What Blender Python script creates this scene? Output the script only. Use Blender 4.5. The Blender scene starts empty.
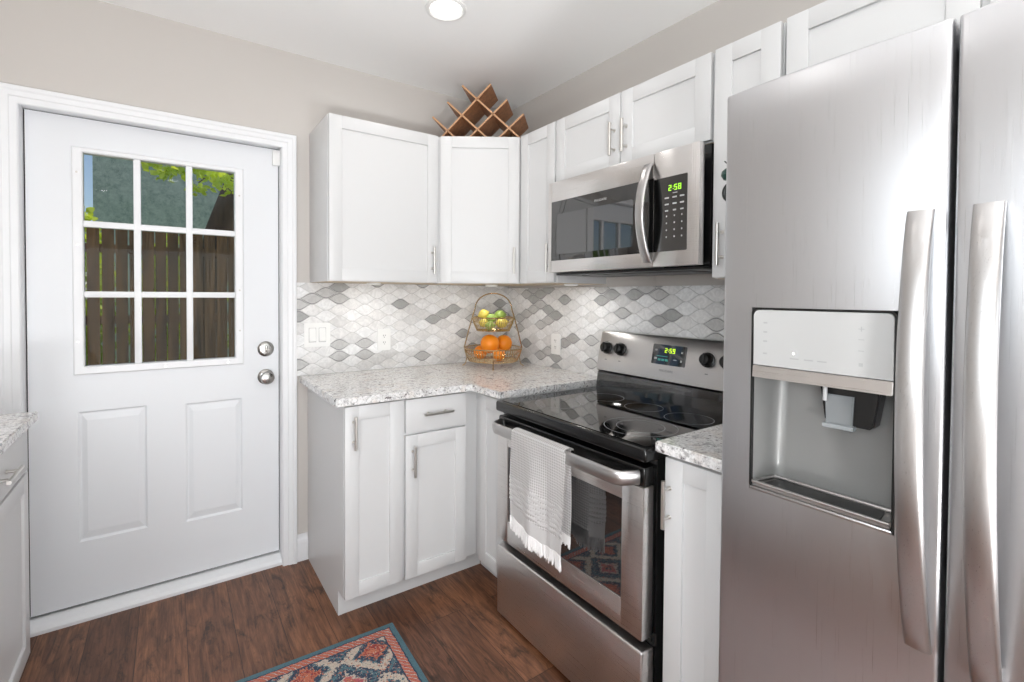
import bpy, bmesh, math, random
from mathutils import Vector, Matrix

S = 0.0254                      # everything below is laid out in inches
rnd = random.Random(7)
sc = bpy.context.scene
C = sc.collection
PI = math.pi

# ------------------------------------------------------------------ camera
def make_camera():
    yaw, pitch, roll = math.radians(33.986), math.radians(-1.119), math.radians(0.351)
    fw = Vector((math.sin(yaw)*math.cos(pitch), math.cos(yaw)*math.cos(pitch), math.sin(pitch)))
    rt = Vector((math.cos(yaw), -math.sin(yaw), 0)); up = rt.cross(fw)
    r2 = rt*math.cos(roll) + up*math.sin(roll); u2 = -rt*math.sin(roll) + up*math.cos(roll)
    cam = bpy.data.cameras.new('camera'); o = bpy.data.objects.new('camera', cam); C.objects.link(o)
    m = Matrix.Identity(4)
    for i in range(3):
        m[i][0] = r2[i]; m[i][1] = u2[i]; m[i][2] = -fw[i]
    m[0][3], m[1][3], m[2][3] = -71.203*S, -97.939*S, 52.384*S
    o.matrix_world = m
    cam.sensor_width = 36; cam.lens = 16.7698
    cam.shift_x = 0.02057; cam.shift_y = -0.03571
    cam.clip_start = 0.02
    sc.camera = o
make_camera()

# ------------------------------------------------------------------ colour management
sc.view_settings.view_transform = 'Standard'
sc.view_settings.look = 'None'
sc.view_settings.gamma = 1
sc.view_settings.use_curve_mapping = False
sc.view_settings.exposure = -0.66
sc.cycles.max_bounces = 10
sc.cycles.diffuse_bounces = 5
sc.cycles.glossy_bounces = 5
sc.cycles.transmission_bounces = 8
sc.cycles.sample_clamp_indirect = 6
sc.cycles.use_denoising = True

# ------------------------------------------------------------------ sky, sun, ceiling lamps, added fill lamps
w = bpy.data.worlds.new('sky'); sc.world = w; w.use_nodes = True
nt = w.node_tree
sky = nt.nodes.new('ShaderNodeTexSky'); sky.sky_type = 'NISHITA'; sky.sun_disc = False
sky.sun_elevation = math.radians(52); sky.sun_rotation = math.radians(200)
bg = nt.nodes['Background']; bg.inputs['Strength'].default_value = 0.17
nt.links.new(sky.outputs[0], bg.inputs['Color'])

def light(name, kind, loc, rot=(0, 0, 0), energy=10, size=1, size_y=None, color=(1, 1, 1), shape=None, spread=None):
    d = bpy.data.lights.new(name, kind); d.energy = energy; d.color = color
    if kind == 'AREA':
        d.shape = shape or ('RECTANGLE' if size_y else 'SQUARE'); d.size = size*S
        if size_y: d.size_y = size_y*S
        if spread: d.spread = math.radians(spread)
    o = bpy.data.objects.new(name, d); C.objects.link(o)
    o.location = Vector(loc)*S; o.rotation_euler = rot
    return o
sun = light('sun', 'SUN', (-200, -300, 400), (math.radians(40), 0, math.radians(-273)), 5.5, color=(1, .95, .86))
sun.data.angle = math.radians(0.6)
H = 98.5                        # ceiling height
# added fill lamps standing in for daylight at the unseen rear doors and side window
light('fill_rear', 'AREA', (-60, -208, 40), (math.radians(72), 0, 0), 46, 90, 72, (.95, .98, 1))
light('fill_side', 'AREA', (-110.5, -112, 62), (0, math.radians(-66), 0), 48, 34, 44, (.88, .95, 1))
# two added fill lamps behind the camera, aimed up to brighten the ceiling
for fx, fe, aim in ((-88, 82, (.06, .2, .97)), (-50, 52, (-.02, .2, .97))):
    light('bounce_fill', 'AREA', (fx, -140, 20), Vector(aim).to_track_quat('-Z', 'Y').to_euler(), fe, 14, None, (.97, .985, 1), 'DISK')
LAMPS = [(-34, -29.3), (-34, -92), (-84, -58), (-70, -130), (-34, -150), (-96, -170)]  # first one is the visible light; the rest are added fill, unseen
for i, (lx, ly) in enumerate(LAMPS):
    light('ceiling_lamp_or_fill', 'AREA', (lx, ly, H-.55), (0, 0, 0), 1.6 if i else 1.5, 4.6, None, (1, .97, .94), 'DISK')

# ------------------------------------------------------------------ materials
MATS = {}
def srgb(r, g, b):
    f = lambda c: (c/255/12.92) if c/255 <= .04045 else ((c/255+.055)/1.055)**2.4
    return (f(r), f(g), f(b), 1)
def mat(name, col, rough=.5, metal=0, **kw):
    m = bpy.data.materials.new(name); m.use_nodes = True
    b = m.node_tree.nodes['Principled BSDF']
    b.inputs['Base Color'].default_value = col; b.inputs['Roughness'].default_value = rough; b.inputs['Metallic'].default_value = metal
    for k, v in kw.items():
        b.inputs[k.replace('_', ' ')].default_value = v
    MATS[name] = m
    return m
class N:
    """small node helper"""
    def __init__(s, m): s.t = m.node_tree; s.b = s.t.nodes.get('Principled BSDF')
    def new(s, typ, **kw):
        n = s.t.nodes.new(typ)
        for k, v in kw.items():
            if hasattr(n, k): setattr(n, k, v)
            else: n.inputs[k].default_value = v
        return n
    def link(s, a, b): s.t.links.new(a, b)
    def co(s, scale=(1, 1, 1), rot=(0, 0, 0), loc=(0, 0, 0)):
        t = s.new('ShaderNodeTexCoord'); m = s.new('ShaderNodeMapping')
        m.inputs['Scale'].default_value = scale; m.inputs['Rotation'].default_value = rot; m.inputs['Location'].default_value = loc
        s.link(t.outputs['Object'], m.inputs['Vector']); return m.outputs[0]
    def noise(s, vec, scale, detail=4, rough=.6, dist=0):
        n = s.new('ShaderNodeTexNoise'); n.inputs['Scale'].default_value = scale; n.inputs['Detail'].default_value = detail
        n.inputs['Roughness'].default_value = rough; n.inputs['Distortion'].default_value = dist
        s.link(vec, n.inputs['Vector']); return n.outputs['Fac']
    def ramp(s, fac, stops, interp='LINEAR'):
        n = s.new('ShaderNodeValToRGB'); e = n.color_ramp.elements; n.color_ramp.interpolation = interp
        while len(e) > 1: e.remove(e[-1])
        e[0].position = stops[0][0]; e[0].color = stops[0][1]
        for p_, c_ in stops[1:]:
            x = e.new(p_); x.color = c_
        s.link(fac, n.inputs[0]); return n.outputs[0]
    def mix(s, fac, a, b, mode='MIX'):
        n = s.new('ShaderNodeMix'); n.data_type = 'RGBA'; n.blend_type = mode
        if hasattr(fac, 'links') or hasattr(fac, 'is_linked'): s.link(fac, n.inputs[0])
        else: n.inputs[0].default_value = fac
        for v, k in ((a, 6), (b, 7)):
            if hasattr(v, 'is_linked'): s.link(v, n.inputs[k])
            else: n.inputs[k].default_value = v
        return n.outputs[2]
    def math(s, op, a, b=None, c=None):
        n = s.new('ShaderNodeMath'); n.operation = op
        for i, v in enumerate((a, b, c)):
            if v is None: continue
            if hasattr(v, 'is_linked'): s.link(v, n.inputs[i])
            else: n.inputs[i].default_value = v
        return n.outputs[0]
    def bump(s, h, strength=.2, dist=.002):
        n = s.new('ShaderNodeBump'); n.inputs['Strength'].default_value = strength; n.inputs['Distance'].default_value = dist
        s.link(h, n.inputs['Height']); s.link(n.outputs[0], s.b.inputs['Normal'])
G = lambda v: srgb(v, v, v)

mat("cabinet_white", srgb(216, 216, 216), .36)
mat('cabinet_inside', srgb(196, 178, 152), .5)
mat('door_white', srgb(232, 234, 237), .38)
mat('trim_white', srgb(238, 239, 241), .35)
mat('ceiling_paint', srgb(250, 250, 249), .85)
mat('wall_paint', srgb(203, 198, 193), .75)
mat('plastic_white', srgb(240, 240, 238), .3)
mat('black_plastic', G(14), .35)
mat('black_gap', G(6), .8)
mat('black_glass', G(7), .04, 0, IOR=2.0)
mat('cooktop_glass', G(6), .03, 0, Specular_IOR_Level=.8)
mat('black_enamel', G(12), .22)
mat('chrome', G(205), .12, 1)
mat('nickel', srgb(208, 205, 200), .3, 1)
mat('gold_wire', srgb(206, 180, 138), .24, 1)
mat('nickel_lock', srgb(176, 174, 170), .22, 1)
mat('grille_dark', G(60), .4, .6)
mat('panel_grey', srgb(178, 178, 177), .38, .1)
mat('panel_steel', srgb(186, 186, 184), .38, .3)
mat('mark_grey', srgb(120, 120, 120), .5)
mat('mark_faint', srgb(160, 160, 160), .5)
mat('mark_light', srgb(190, 190, 190), .5)
mat('burner_ring', srgb(150, 152, 156), .4)
mat('leaf_tile_grout', srgb(202, 201, 200), .8)
mat('tile_rim', srgb(140, 140, 140), .15)
for nm, c_, r_ in (('tile_white', (246, 246, 246), .2), ('tile_cream', (240, 239, 238), .25), ('tile_pale', (228, 227, 226), .22), ('tile_grey', (205, 204, 203), .14), ('tile_dark', (180, 180, 179), .1)):
    m = mat(nm, srgb(*c_), r_); n = N(m); v = n.co((1, 1, 1))
    f = n.noise(v, 34, 4, .6, 1.6)
    a = srgb(*c_); b = srgb(*[x*.93 for x in c_])
    n.link(n.ramp(f, [(.35, a), (.62, b)]), n.b.inputs['Base Color'])

def em(name, col, st):
    m = mat(name, col, .5); b = m.node_tree.nodes['Principled BSDF']
    b.inputs['Emission Color'].default_value = col; b.inputs['Emission Strength'].default_value = st
em('lamp_diffuser', (1, .97, .92, 1), 6)
em('digit_green', srgb(170, 230, 60), 1.4)
em('digit_yellow', srgb(205, 240, 40), 1.6)
em('icon_teal', srgb(60, 140, 130), .35)
em('indicator_white', (1, 1, 1, 1), 1.5)

def steel(name, col, rough, axis='z', strength=.02, aniso=.5):
    m = mat(name, col, rough, 1); n = N(m)
    sc_ = (1400, 1400, 4) if axis == 'z' else (4, 4, 1400)
    v = n.co(sc_); f = n.noise(v, 1.0, 3, .6)
    n.link(n.math('ADD', n.math('MULTIPLY', f, .14 if axis == 'z' else .04), rough-(.07 if axis == 'z' else .02)), n.b.inputs['Roughness'])
    n.bump(f, strength if axis == 'z' else .006, .0002)
    n.b.inputs['Anisotropic'].default_value = aniso
    tg = n.new('ShaderNodeTangent'); tg.direction_type = 'RADIAL'; tg.axis = 'Z'; n.link(tg.outputs[0], n.b.inputs['Tangent'])
    n.b.inputs['Anisotropic Rotation'].default_value = 0 if axis == 'z' else .25
    return m
steel('steel_fridge', srgb(200, 200, 202), .3, 'z')
steel('steel', srgb(222, 219, 217), .28, 'x')
steel('steel_soft', srgb(190, 188, 187), .3, 'z')

# glass
m = mat('window_glass', (1, 1, 1, 1), 0, 0, IOR=1.18); m.node_tree.nodes['Principled BSDF'].inputs['Transmission Weight'].default_value = 1
m = mat('smoked_glass', srgb(30, 30, 31), .03, 0, IOR=2.3)
m = mat('clear_plastic', (.8, .84, .86, 1), .12, 0, IOR=1.4); m.node_tree.nodes['Principled BSDF'].inputs['Transmission Weight'].default_value = .7

# wall paint
n = N(MATS['wall_paint']); f = n.noise(n.co(), 180, 3); n.bump(f, .05, .001)

# floor planks: they run along y
m = mat('floor_wood', (.1, .05, .03, 1), .36); n = N(m)
v = n.co((1, 1, 1), (0, 0, PI/2))
br = n.new('ShaderNodeTexBrick'); br.offset = .37; br.offset_frequency = 2
br.inputs['Scale'].default_value = 1; br.inputs['Brick Width'].default_value = 1.22; br.inputs['Row Height'].default_value = .16
br.inputs['Mortar Size'].default_value = .0012; br.inputs['Mortar Smooth'].default_value = .1
br.inputs['Color1'].default_value = (0, 0, 0, 1); br.inputs['Color2'].default_value = (1, 1, 1, 1); br.inputs['Mortar'].default_value = (.5, .5, .5, 1)
n.link(v, br.inputs['Vector'])
plank = br.outputs['Color']
# shift the grain from plank to plank
addv = n.new('ShaderNodeVectorMath'); addv.operation = 'MULTIPLY_ADD'
n.link(plank, addv.inputs[0]); addv.inputs[1].default_value = (3.1, 7.7, 0); n.link(n.co((1, 1, 1)), addv.inputs[2])
gm = n.new('ShaderNodeMapping'); gm.inputs['Scale'].default_value = (11, 1.5, 1); n.link(addv.outputs[0], gm.inputs['Vector'])
g1 = n.noise(gm.outputs[0], 2.2, 8, .68, 1.6)
gm2 = n.new('ShaderNodeMapping'); gm2.inputs['Scale'].default_value = (70, 3, 1); n.link(addv.outputs[0], gm2.inputs['Vector'])
g2 = n.noise(gm2.outputs[0], 2.0, 5, .7, .4)
gm3 = n.new('ShaderNodeMapping'); gm3.inputs['Scale'].default_value = (9, 3.2, 1); n.link(addv.outputs[0], gm3.inputs['Vector'])
g3 = n.noise(gm3.outputs[0], 1.7, 6, .75, .8)
base = n.ramp(g1, [(.22, srgb(64, 42, 33)), (.40, srgb(112, 75, 54)), (.56, srgb(146, 101, 74)), (.8, srgb(172, 124, 94))])
fine = n.ramp(g2, [(.3, srgb(120, 112, 108)), (.62, srgb(255, 255, 255))])
col = n.mix(.75, base, fine, 'MULTIPLY')
dark = n.ramp(g3, [(.32, srgb(60, 50, 46)), (.47, srgb(255, 255, 255))])
col = n.mix(.85, col, dark, 'MULTIPLY')
tint = n.ramp(plank, [(0, srgb(196, 184, 178)), (1, srgb(255, 248, 240))])
col = n.mix(1, col, tint, 'MULTIPLY')
seam = n.ramp(br.outputs['Fac'], [(.0, (1, 1, 1, 1)), (.6, srgb(130, 118, 110))])
col = n.mix(1, col, seam, 'MULTIPLY')
n.link(col, n.b.inputs['Base Color'])
n.bump(n.math('ADD', n.math('MULTIPLY', g2, .5), g1), .12, .001)

# granite
m = mat('granite', (.6, .6, .6, 1), .12); n = N(m); v = n.co()
a = n.noise(v, 34, 6, .7, .5); b2 = n.noise(v, 95, 5, .72); c2 = n.noise(n.co(loc=(3, 1, 2)), 60, 4, .65); d2 = n.noise(n.co(loc=(7, 4, 2)), 16, 3, .6)
col = n.ramp(b2, [(.33, srgb(150, 148, 148)), (.44, srgb(214, 213, 212)), (.58, srgb(244, 243, 242))])
col = n.mix(n.ramp(d2, [(.52, (0, 0, 0, 1)), (.7, (.5, .5, .5, 1))]), col, srgb(220, 206, 194))
col = n.mix(n.ramp(a, [(.54, (0, 0, 0, 1)), (.62, (.8, .8, .8, 1))]), col, srgb(158, 156, 156))
col = n.mix(n.ramp(c2, [(.6, (0, 0, 0, 1)), (.64, (.9, .9, .9, 1))]), col, srgb(84, 76, 76))
n.link(col, n.b.inputs['Base Color'])

# woods
def wood(name, c0, c1, axis=0, rough=.45, sc_=1):
    m = mat(name, c0, rough); n = N(m)
    s_ = [60*sc_, 60*sc_, 60*sc_]; s_[axis] = 4*sc_
    f = n.noise(n.co(tuple(s_)), 1.2, 6, .65, 1.0)
    n.link(n.ramp(f, [(.3, c0), (.7, c1)]), n.b.inputs['Base Color'])
    return m
wood('walnut', srgb(116, 76, 52), srgb(186, 132, 90), 2)
wood('fence_wood', srgb(58, 42, 28), srgb(146, 110, 76), 2, .85, .22)
wood('bark', srgb(56, 44, 34), srgb(92, 76, 60), 2, .9, .5)
mat('board_edge', srgb(196, 150, 112), .5)

m = mat('siding', srgb(150, 172, 160), .85); n = N(m)
f = n.noise(n.co((2.2, 2.2, 2.2)), 6, 7, .75); f2 = n.noise(n.co((1, 1, 1)), 55, 4, .7)
col = n.ramp(f, [(.35, srgb(132, 152, 140)), (.6, srgb(172, 190, 176))])
col = n.mix(n.ramp(f2, [(.6, (0, 0, 0, 1)), (.72, (.6, .6, .6, 1))]), col, srgb(205, 215, 208))
n.link(col, n.b.inputs['Base Color'])
def leafy(name, col, trans):
    m = mat(name, col, .5); n = N(m); tr = n.new('ShaderNodeBsdfTranslucent'); tr.inputs[0].default_value = trans
    mx = n.new('ShaderNodeMixShader'); mx.inputs[0].default_value = .5
    out = [x for x in m.node_tree.nodes if x.type == 'OUTPUT_MATERIAL'][0]
    n.link(n.b.outputs[0], mx.inputs[1]); n.link(tr.outputs[0], mx.inputs[2]); n.link(mx.outputs[0], out.inputs[0])
leafy('leaf_green', srgb(205, 225, 70), srgb(228, 242, 70))
leafy('bush_green', srgb(190, 205, 80), srgb(220, 235, 80))
mat('grass', srgb(96, 120, 52), .9)
m = mat('lemon', srgb(226, 206, 96), .42); N(m).bump(N(m).noise(N(m).co(), 900, 2), .1, .001)
mat('lime', srgb(146, 172, 84), .4)
mat('orange_peel', srgb(246, 142, 20), .42)
mat('magnet_green', srgb(20, 62, 52), .3)
mat('magnet_black', G(16), .3)

# towel: waffle weave
m = mat('towel_cotton', srgb(222, 217, 214), .95); n = N(m)
v = n.co((115, 115, 115)); sep = n.new('ShaderNodeSeparateXYZ'); n.link(v, sep.inputs[0])
h = n.math('ADD', n.math('SINE', n.math('MULTIPLY', sep.outputs[1], 6.0)), n.math('SINE', n.math('MULTIPLY', sep.outputs[2], 6.0)))
n.link(n.ramp(n.math('MULTIPLY_ADD', h, .25, .5), [(.1, srgb(216, 212, 210)), (.6, srgb(252, 250, 249))]), n.b.inputs['Base Color'])
n.bump(h, .35, .0015)
mat('towel_plain', srgb(246, 244, 243), .95)

# persian runner; object origin sits at the rug's far right corner, x to the left is negative, y towards the camera negative
def rug_material(W):
    m = mat('rug_wool', (.3, .3, .3, 1), .95); n = N(m)
    t = n.new('ShaderNodeTexCoord'); sp = n.new('ShaderNodeSeparateXYZ'); n.link(t.outputs['Object'], sp.inputs[0])
    wob = n.noise(n.co(), 70, 2); wv = n.math('MULTIPLY', n.math('SUBTRACT', wob, .5), .012)
    X = n.math('ADD', n.math('MULTIPLY', sp.outputs[0], -1), wv); Y = n.math('ADD', n.math('MULTIPLY', sp.outputs[1], -1), wv)
    ex = n.math('MINIMUM', X, n.math('SUBTRACT', W*S, X)); edge = n.math('MINIMUM', ex, Y)          # distance in from the edge
    edge_in = n.math('DIVIDE', edge, S)
    navy, teal, coral, pink, cream, red = srgb(56, 76, 100), srgb(92, 130, 142), srgb(216, 128, 98), srgb(206, 98, 112), srgb(222, 208, 192), srgb(170, 66, 66)
    # diamond lattice of medallions in the field
    px = n.math('DIVIDE', X, 9.4*S); py = n.math('DIVIDE', Y, 9.0*S)
    ax = n.math('ABSOLUTE', n.math('SUBTRACT', n.math('FRACT', n.math('ADD', px, .02)), .5)); ay = n.math('ABSOLUTE', n.math('SUBTRACT', n.math('FRACT', n.math('ADD', py, .02)), .5))
    dia = n.math('ADD', ax, ay)
    jit = n.math('MULTIPLY', n.math('SUBTRACT', n.noise(n.co(), 75, 3), .5), .34)
    d = n.math('ADD', dia, jit)
    field = n.ramp(d, [(0, coral), (.10, red), (.15, coral), (.2, navy), (.30, teal), (.34, cream), (.50, navy), (.56, teal), (.64, navy), (.74, cream), (.80, pink), (.86, coral), (.92, navy)], 'CONSTANT')
    fl = n.noise(n.co(), 95, 3, .7)
    field = n.mix(n.ramp(fl, [(.6, (0, 0, 0, 1)), (.62, (1, 1, 1, 1))]), field, coral)
    fl2 = n.noise(n.co(loc=(2, 5, 0)), 120, 3, .7)
    field = n.mix(n.ramp(fl2, [(.6, (0, 0, 0, 1)), (.62, (1, 1, 1, 1))]), field, cream)
    fl3 = n.noise(n.co(loc=(9, 5, 0)), 110, 3, .7)
    field = n.mix(n.ramp(fl3, [(.61, (0, 0, 0, 1)), (.63, (1, 1, 1, 1))]), field, navy)
    # dotted coral band
    along = n.math('SINE', n.math('MULTIPLY', n.math('ADD', X, Y), 2*PI/(.75*S)))
    band = n.ramp(n.math('MULTIPLY_ADD', along, .5, .5), [(0, coral), (.45, pink), (.7, red), (.9, cream)], 'CONSTANT')
    c_ = n.mix(n.math('LESS_THAN', edge_in, 2.35), field, navy)
    c_ = n.mix(n.math('LESS_THAN', edge_in, 2.15), c_, band)
    c_ = n.mix(n.math('LESS_THAN', edge_in, .95), c_, navy)
    c_ = n.mix(n.math('LESS_THAN', edge_in, .78), c_, teal)
    pile = n.noise(n.co(), 420, 2, .6)
    c_ = n.mix(.6, c_, n.ramp(pile, [(.25, G(120)), (.7, G(255))]), 'MULTIPLY')
    n.link(c_, n.b.inputs['Base Color']); n.bump(pile, .5, .002)

# ------------------------------------------------------------------ mesh helpers
FA = Matrix.Identity(4)                                              # back wall frame: u = x, v = y (into the wall)
FB = Matrix(((0, 1, 0, 0), (-1, 0, 0, 0), (0, 0, 1, 0), (0, 0, 0, 1)))   # right wall frame: u = -y, v = x
def frame(o, u):
    u = Vector((u[0], u[1], 0)).normalized(); v = Vector((-u.y, u.x, 0))
    return Matrix(((u.x, v.x, 0, o[0]), (u.y, v.y, 0, o[1]), (0, 0, 1, o[2]), (0, 0, 0, 1)))

def box(bm, x0, x1, y0, y1, z0, z1, bev=0, seg=2):
    mtx = Matrix.Translation(((x0+x1)/2, (y0+y1)/2, (z0+z1)/2)) @ Matrix.Diagonal((abs(x1-x0), abs(y1-y0), abs(z1-z0), 1))
    g = bmesh.ops.create_cube(bm, size=1, matrix=mtx)
    if bev > 0:
        es = {e for v in g['verts'] for e in v.link_edges}
        bmesh.ops.bevel(bm, geom=list(es), offset=bev, segments=seg, affect='EDGES', profile=.5)
def tube(bm, pts, r, seg=10, cap=True, closed=False):
    """round bar through pts; r a number or a list"""
    pts = [Vector(p) for p in pts]; nP = len(pts); rs = r if isinstance(r, (list, tuple)) else [r]*nP
    rings = []; ref = None
    for i, p in enumerate(pts):
        if closed: t = pts[(i+1) % nP]-pts[i-1]
        elif i == 0: t = pts[1]-p
        elif i == nP-1: t = p-pts[i-1]
        else: t = (pts[i+1]-p).normalized()+(p-pts[i-1]).normalized()
        t.normalize()
        if ref is None: ref = t.orthogonal().normalized()
        ref = (ref-t*ref.dot(t)).normalized(); b = t.cross(ref)
        rings.append([bm.verts.new(p+(ref*math.cos(2*PI*k/seg)+b*math.sin(2*PI*k/seg))*rs[i]) for k in range(seg)])
    m_ = nP if closed else nP-1
    for i in range(m_):
        a, c = rings[i], rings[(i+1) % nP]
        for k in range(seg): bm.faces.new((a[k], a[(k+1) % seg], c[(k+1) % seg], c[k]))
    if cap and not closed:
        bm.faces.new(rings[0][::-1]); bm.faces.new(rings[-1])
def lathe(bm, prof, c=(0, 0, 0), axis='z', seg=32, caps=True):
    """prof = [(radius, height)]; axis z, or the direction the heights run along"""
    ax = {'x': Vector((1, 0, 0)), 'y': Vector((0, 1, 0)), 'z': Vector((0, 0, 1)), '-x': Vector((-1, 0, 0)), '-y': Vector((0, -1, 0)), '-z': Vector((0, 0, -1))}[axis] if isinstance(axis, str) else Vector(axis).normalized()
    a = ax.orthogonal().normalized(); b = ax.cross(a); c = Vector(c)
    rings = [[bm.verts.new(c+ax*h+(a*math.cos(2*PI*k/seg)+b*math.sin(2*PI*k/seg))*max(r, 1e-4)) for k in range(seg)] for r, h in prof]
    for p_, q_ in zip(rings, rings[1:]):
        for k in range(seg): bm.faces.new((p_[k], p_[(k+1) % seg], q_[(k+1) % seg], q_[k]))
    if caps:
        bm.faces.new(rings[0][::-1]); bm.faces.new(rings[-1])
def prism(bm, pts, h0, h1, plane='xy', bev=0):
    """polygon pts extruded h0..h1 along the third axis"""
    f = {'xy': lambda a, b, h: (a, b, h), 'xz': lambda a, b, h: (a, h, b), 'yz': lambda a, b, h: (h, a, b)}[plane]
    lo = [bm.verts.new(f(a, b, h0)) for a, b in pts]; hi = [bm.verts.new(f(a, b, h1)) for a, b in pts]; n_ = len(pts)
    fs = [bm.faces.new(lo[::-1]), bm.faces.new(hi)]
    for i in range(n_): fs.append(bm.faces.new((lo[i], lo[(i+1) % n_], hi[(i+1) % n_], hi[i])))
    if bev:
        es = {e for fc in fs[:2] for e in fc.edges}
        bmesh.ops.bevel(bm, geom=list(es), offset=bev, segments=2, affect='EDGES')
def rrect(u0, u1, z0, z1, r, seg=5):
    out = []
    for cx, cz, a0 in ((u1-r, z1-r, 0), (u0+r, z1-r, 90), (u0+r, z0+r, 180), (u1-r, z0+r, 270)):
        for k in range(seg+1):
            a = math.radians(a0+90*k/seg); out.append((cx+r*math.cos(a), cz+r*math.sin(a)))
    return out

def root_of(o):
    while o.parent: o = o.parent
    return o
def obj(name, bm, mt, parent=None, fr=FA, smooth=True, loc=None):
    """bm (inches, in frame fr) becomes one mesh object; children share their thing's origin"""
    bmesh.ops.recalc_face_normals(bm, faces=bm.faces)
    bmesh.ops.transform(bm, matrix=fr, verts=bm.verts)
    if parent is not None: L = Vector(root_of(parent)['_o'])
    else:
        if loc is None:
            xs = [v.co for v in bm.verts]
            lo = [min(c[i] for c in xs) for i in range(3)]; hi = [max(c[i] for c in xs) for i in range(3)]
            L = Vector(((lo[0]+hi[0])/2, (lo[1]+hi[1])/2, lo[2]))
        else: L = Vector(loc)
    for v in bm.verts: v.co = (v.co-L)*S
    me = bpy.data.meshes.new(name); bm.to_mesh(me); bm.free()
    for m_ in (mt if isinstance(mt, (list, tuple)) else [mt]): me.materials.append(MATS[m_])
    if smooth:
        for p_ in me.polygons: p_.use_smooth = True
        me.set_sharp_from_angle(angle=math.radians(38))
    o = bpy.data.objects.new(name, me); C.objects.link(o)
    if parent is not None: o.parent = parent
    else:
        o.location = L*S; o['_o'] = list(L)
    return o
def tag(o, label, cat, group=None, kind=None):
    o['label'] = label; o['category'] = cat
    if group: o['group'] = group
    if kind: o['kind'] = kind
    return o
def thing(name, loc, label, cat, group=None):
    o = bpy.data.objects.new(name, None); C.objects.link(o)
    o.empty_display_size = .05
    o.location = Vector(loc)*S; o['_o'] = list(loc)
    return tag(o, label, cat, group)
def struct(name, bm, mt, parent=None, fr=FA, smooth=False, loc=None):
    o = obj(name, bm, mt, parent, fr, smooth, loc)
    if parent is None: o['kind'] = 'structure'
    return o
def B(): return bmesh.new()

def text_part(name, s, mt, parent, fr, u, v, z, size, align='CENTER', thick=.01):
    """raised lettering on a surface that faces -v in frame fr"""
    cu = bpy.data.curves.new(name, 'FONT'); cu.body = s; cu.size = size; cu.align_x = align; cu.align_y = 'CENTER'; cu.extrude = thick
    t = bpy.data.objects.new(name, cu); C.objects.link(t)
    dg = bpy.context.evaluated_depsgraph_get()
    me = bpy.data.meshes.new_from_object(t.evaluated_get(dg))
    bpy.data.objects.remove(t); bpy.data.curves.remove(cu)
    bm = B(); bm.from_mesh(me); bpy.data.meshes.remove(me)
    bmesh.ops.transform(bm, matrix=Matrix(((1, 0, 0, u), (0, 0, -1, v), (0, 1, 0, z), (0, 0, 0, 1))), verts=bm.verts)
    return obj(name, bm, mt, parent, fr, False)

SEG7 = {'0': 'abcdef', '1': 'bc', '2': 'abged', '3': 'abgcd', '4': 'fgbc', '5': 'afgcd', '6': 'afgedc', '7': 'abc', '8': 'abcdefg', '9': 'abcdfg'}
def digits(bm, s, u, v, z, h):
    """seven-segment clock digits, centred on u"""
    wd = h*.55; t = h*.13; adv = wd*1.45
    tot = sum(adv*.45 if ch == ':' else adv for ch in s); x = u-tot/2
    for ch in s:
        if ch == ':':
            for dz in (.3, .7): box(bm, x+adv*.1, x+adv*.1+t, v-.02, v, z+h*dz-t/2, z+h*dz+t/2)
            x += adv*.45; continue
        for sg in SEG7[ch]:
            a = {'a': (0, wd, h-t, h), 'd': (0, wd, 0, t), 'g': (0, wd, h/2-t/2, h/2+t/2), 'f': (0, t, h/2, h), 'e': (0, t, 0, h/2), 'b': (wd-t, wd, h/2, h), 'c': (wd-t, wd, 0, h/2)}[sg]
            box(bm, x+a[0], x+a[1], v-.02, v, z+a[2], z+a[3])
        x += adv

# ------------------------------------------------------------------ room shell
XW, YR = -112.0, -212.0          # the wall behind the left counter, the rear wall
DX0, DX1, DZT = -89.9, -53.0, 80.6   # door opening
bm = B(); box(bm, XW-5, 5, YR-5, 5, -2, 0); struct('floor', bm, 'floor_wood', loc=(0, 0, 0))
bm = B(); box(bm, XW-5, 5, YR-5, 5, H, H+4); struct('ceiling', bm, 'ceiling_paint')
bm = B()
box(bm, XW-5, DX0, 0, 5, 0, H); box(bm, DX1, 5, 0, 5, 0, H); box(bm, DX0, DX1, 0, 5, DZT, H)
struct('wall_back', bm, 'wall_paint')
bm = B(); box(bm, 0, 5, YR-5, 0, 0, H); struct('wall_right', bm, 'wall_paint')
WY0, WY1, WZ0, WZ1 = -135, -89, 44, 80       # window over the left counter
bm = B()
box(bm, XW-5, XW, YR-5, WY0, 0, H); box(bm, XW-5, XW, WY1, 0, 0, H); box(bm, XW-5, XW, WY0, WY1, 0, WZ0); box(bm, XW-5, XW, WY0, WY1, WZ1, H)
struct('wall_left', bm, 'wall_paint')
GX0, GX1, GZ = -106, -14, 84                 # glass doors behind the camera
bm = B(); box(bm, XW, GX0, YR-5, YR, 0, H); box(bm, GX1, 0, YR-5, YR, 0, H); box(bm, GX0, GX1, YR-5, YR, GZ, H)
struct('wall_rear', bm, 'wall_paint')
bm = B()
for a, b in ((WY0, WY0+2), (WY1-2, WY1), (-113, -111)): box(bm, XW-4, XW-2, a, b, WZ0, WZ1)
for a, b in ((WZ0, WZ0+2), (WZ1-2, WZ1)): box(bm, XW-4, XW-2, WY0, WY1, a, b)
wn = struct('window_1', bm, 'trim_white')
bm = B(); box(bm, XW-3.1, XW-2.9, WY0+2, WY1-2, WZ0+2, WZ1-2); obj('pane', bm, 'window_glass', wn, smooth=False)
bm = B()
for a in (GX0, -61, GX1-3): box(bm, a, a+3, YR-4, YR-2, 0, GZ)
for a, b in ((0, 4), (GZ-4, GZ)): box(bm, GX0, GX1, YR-4, YR-2, a, b)
wn = struct('window_2', bm, 'trim_white')
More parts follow.
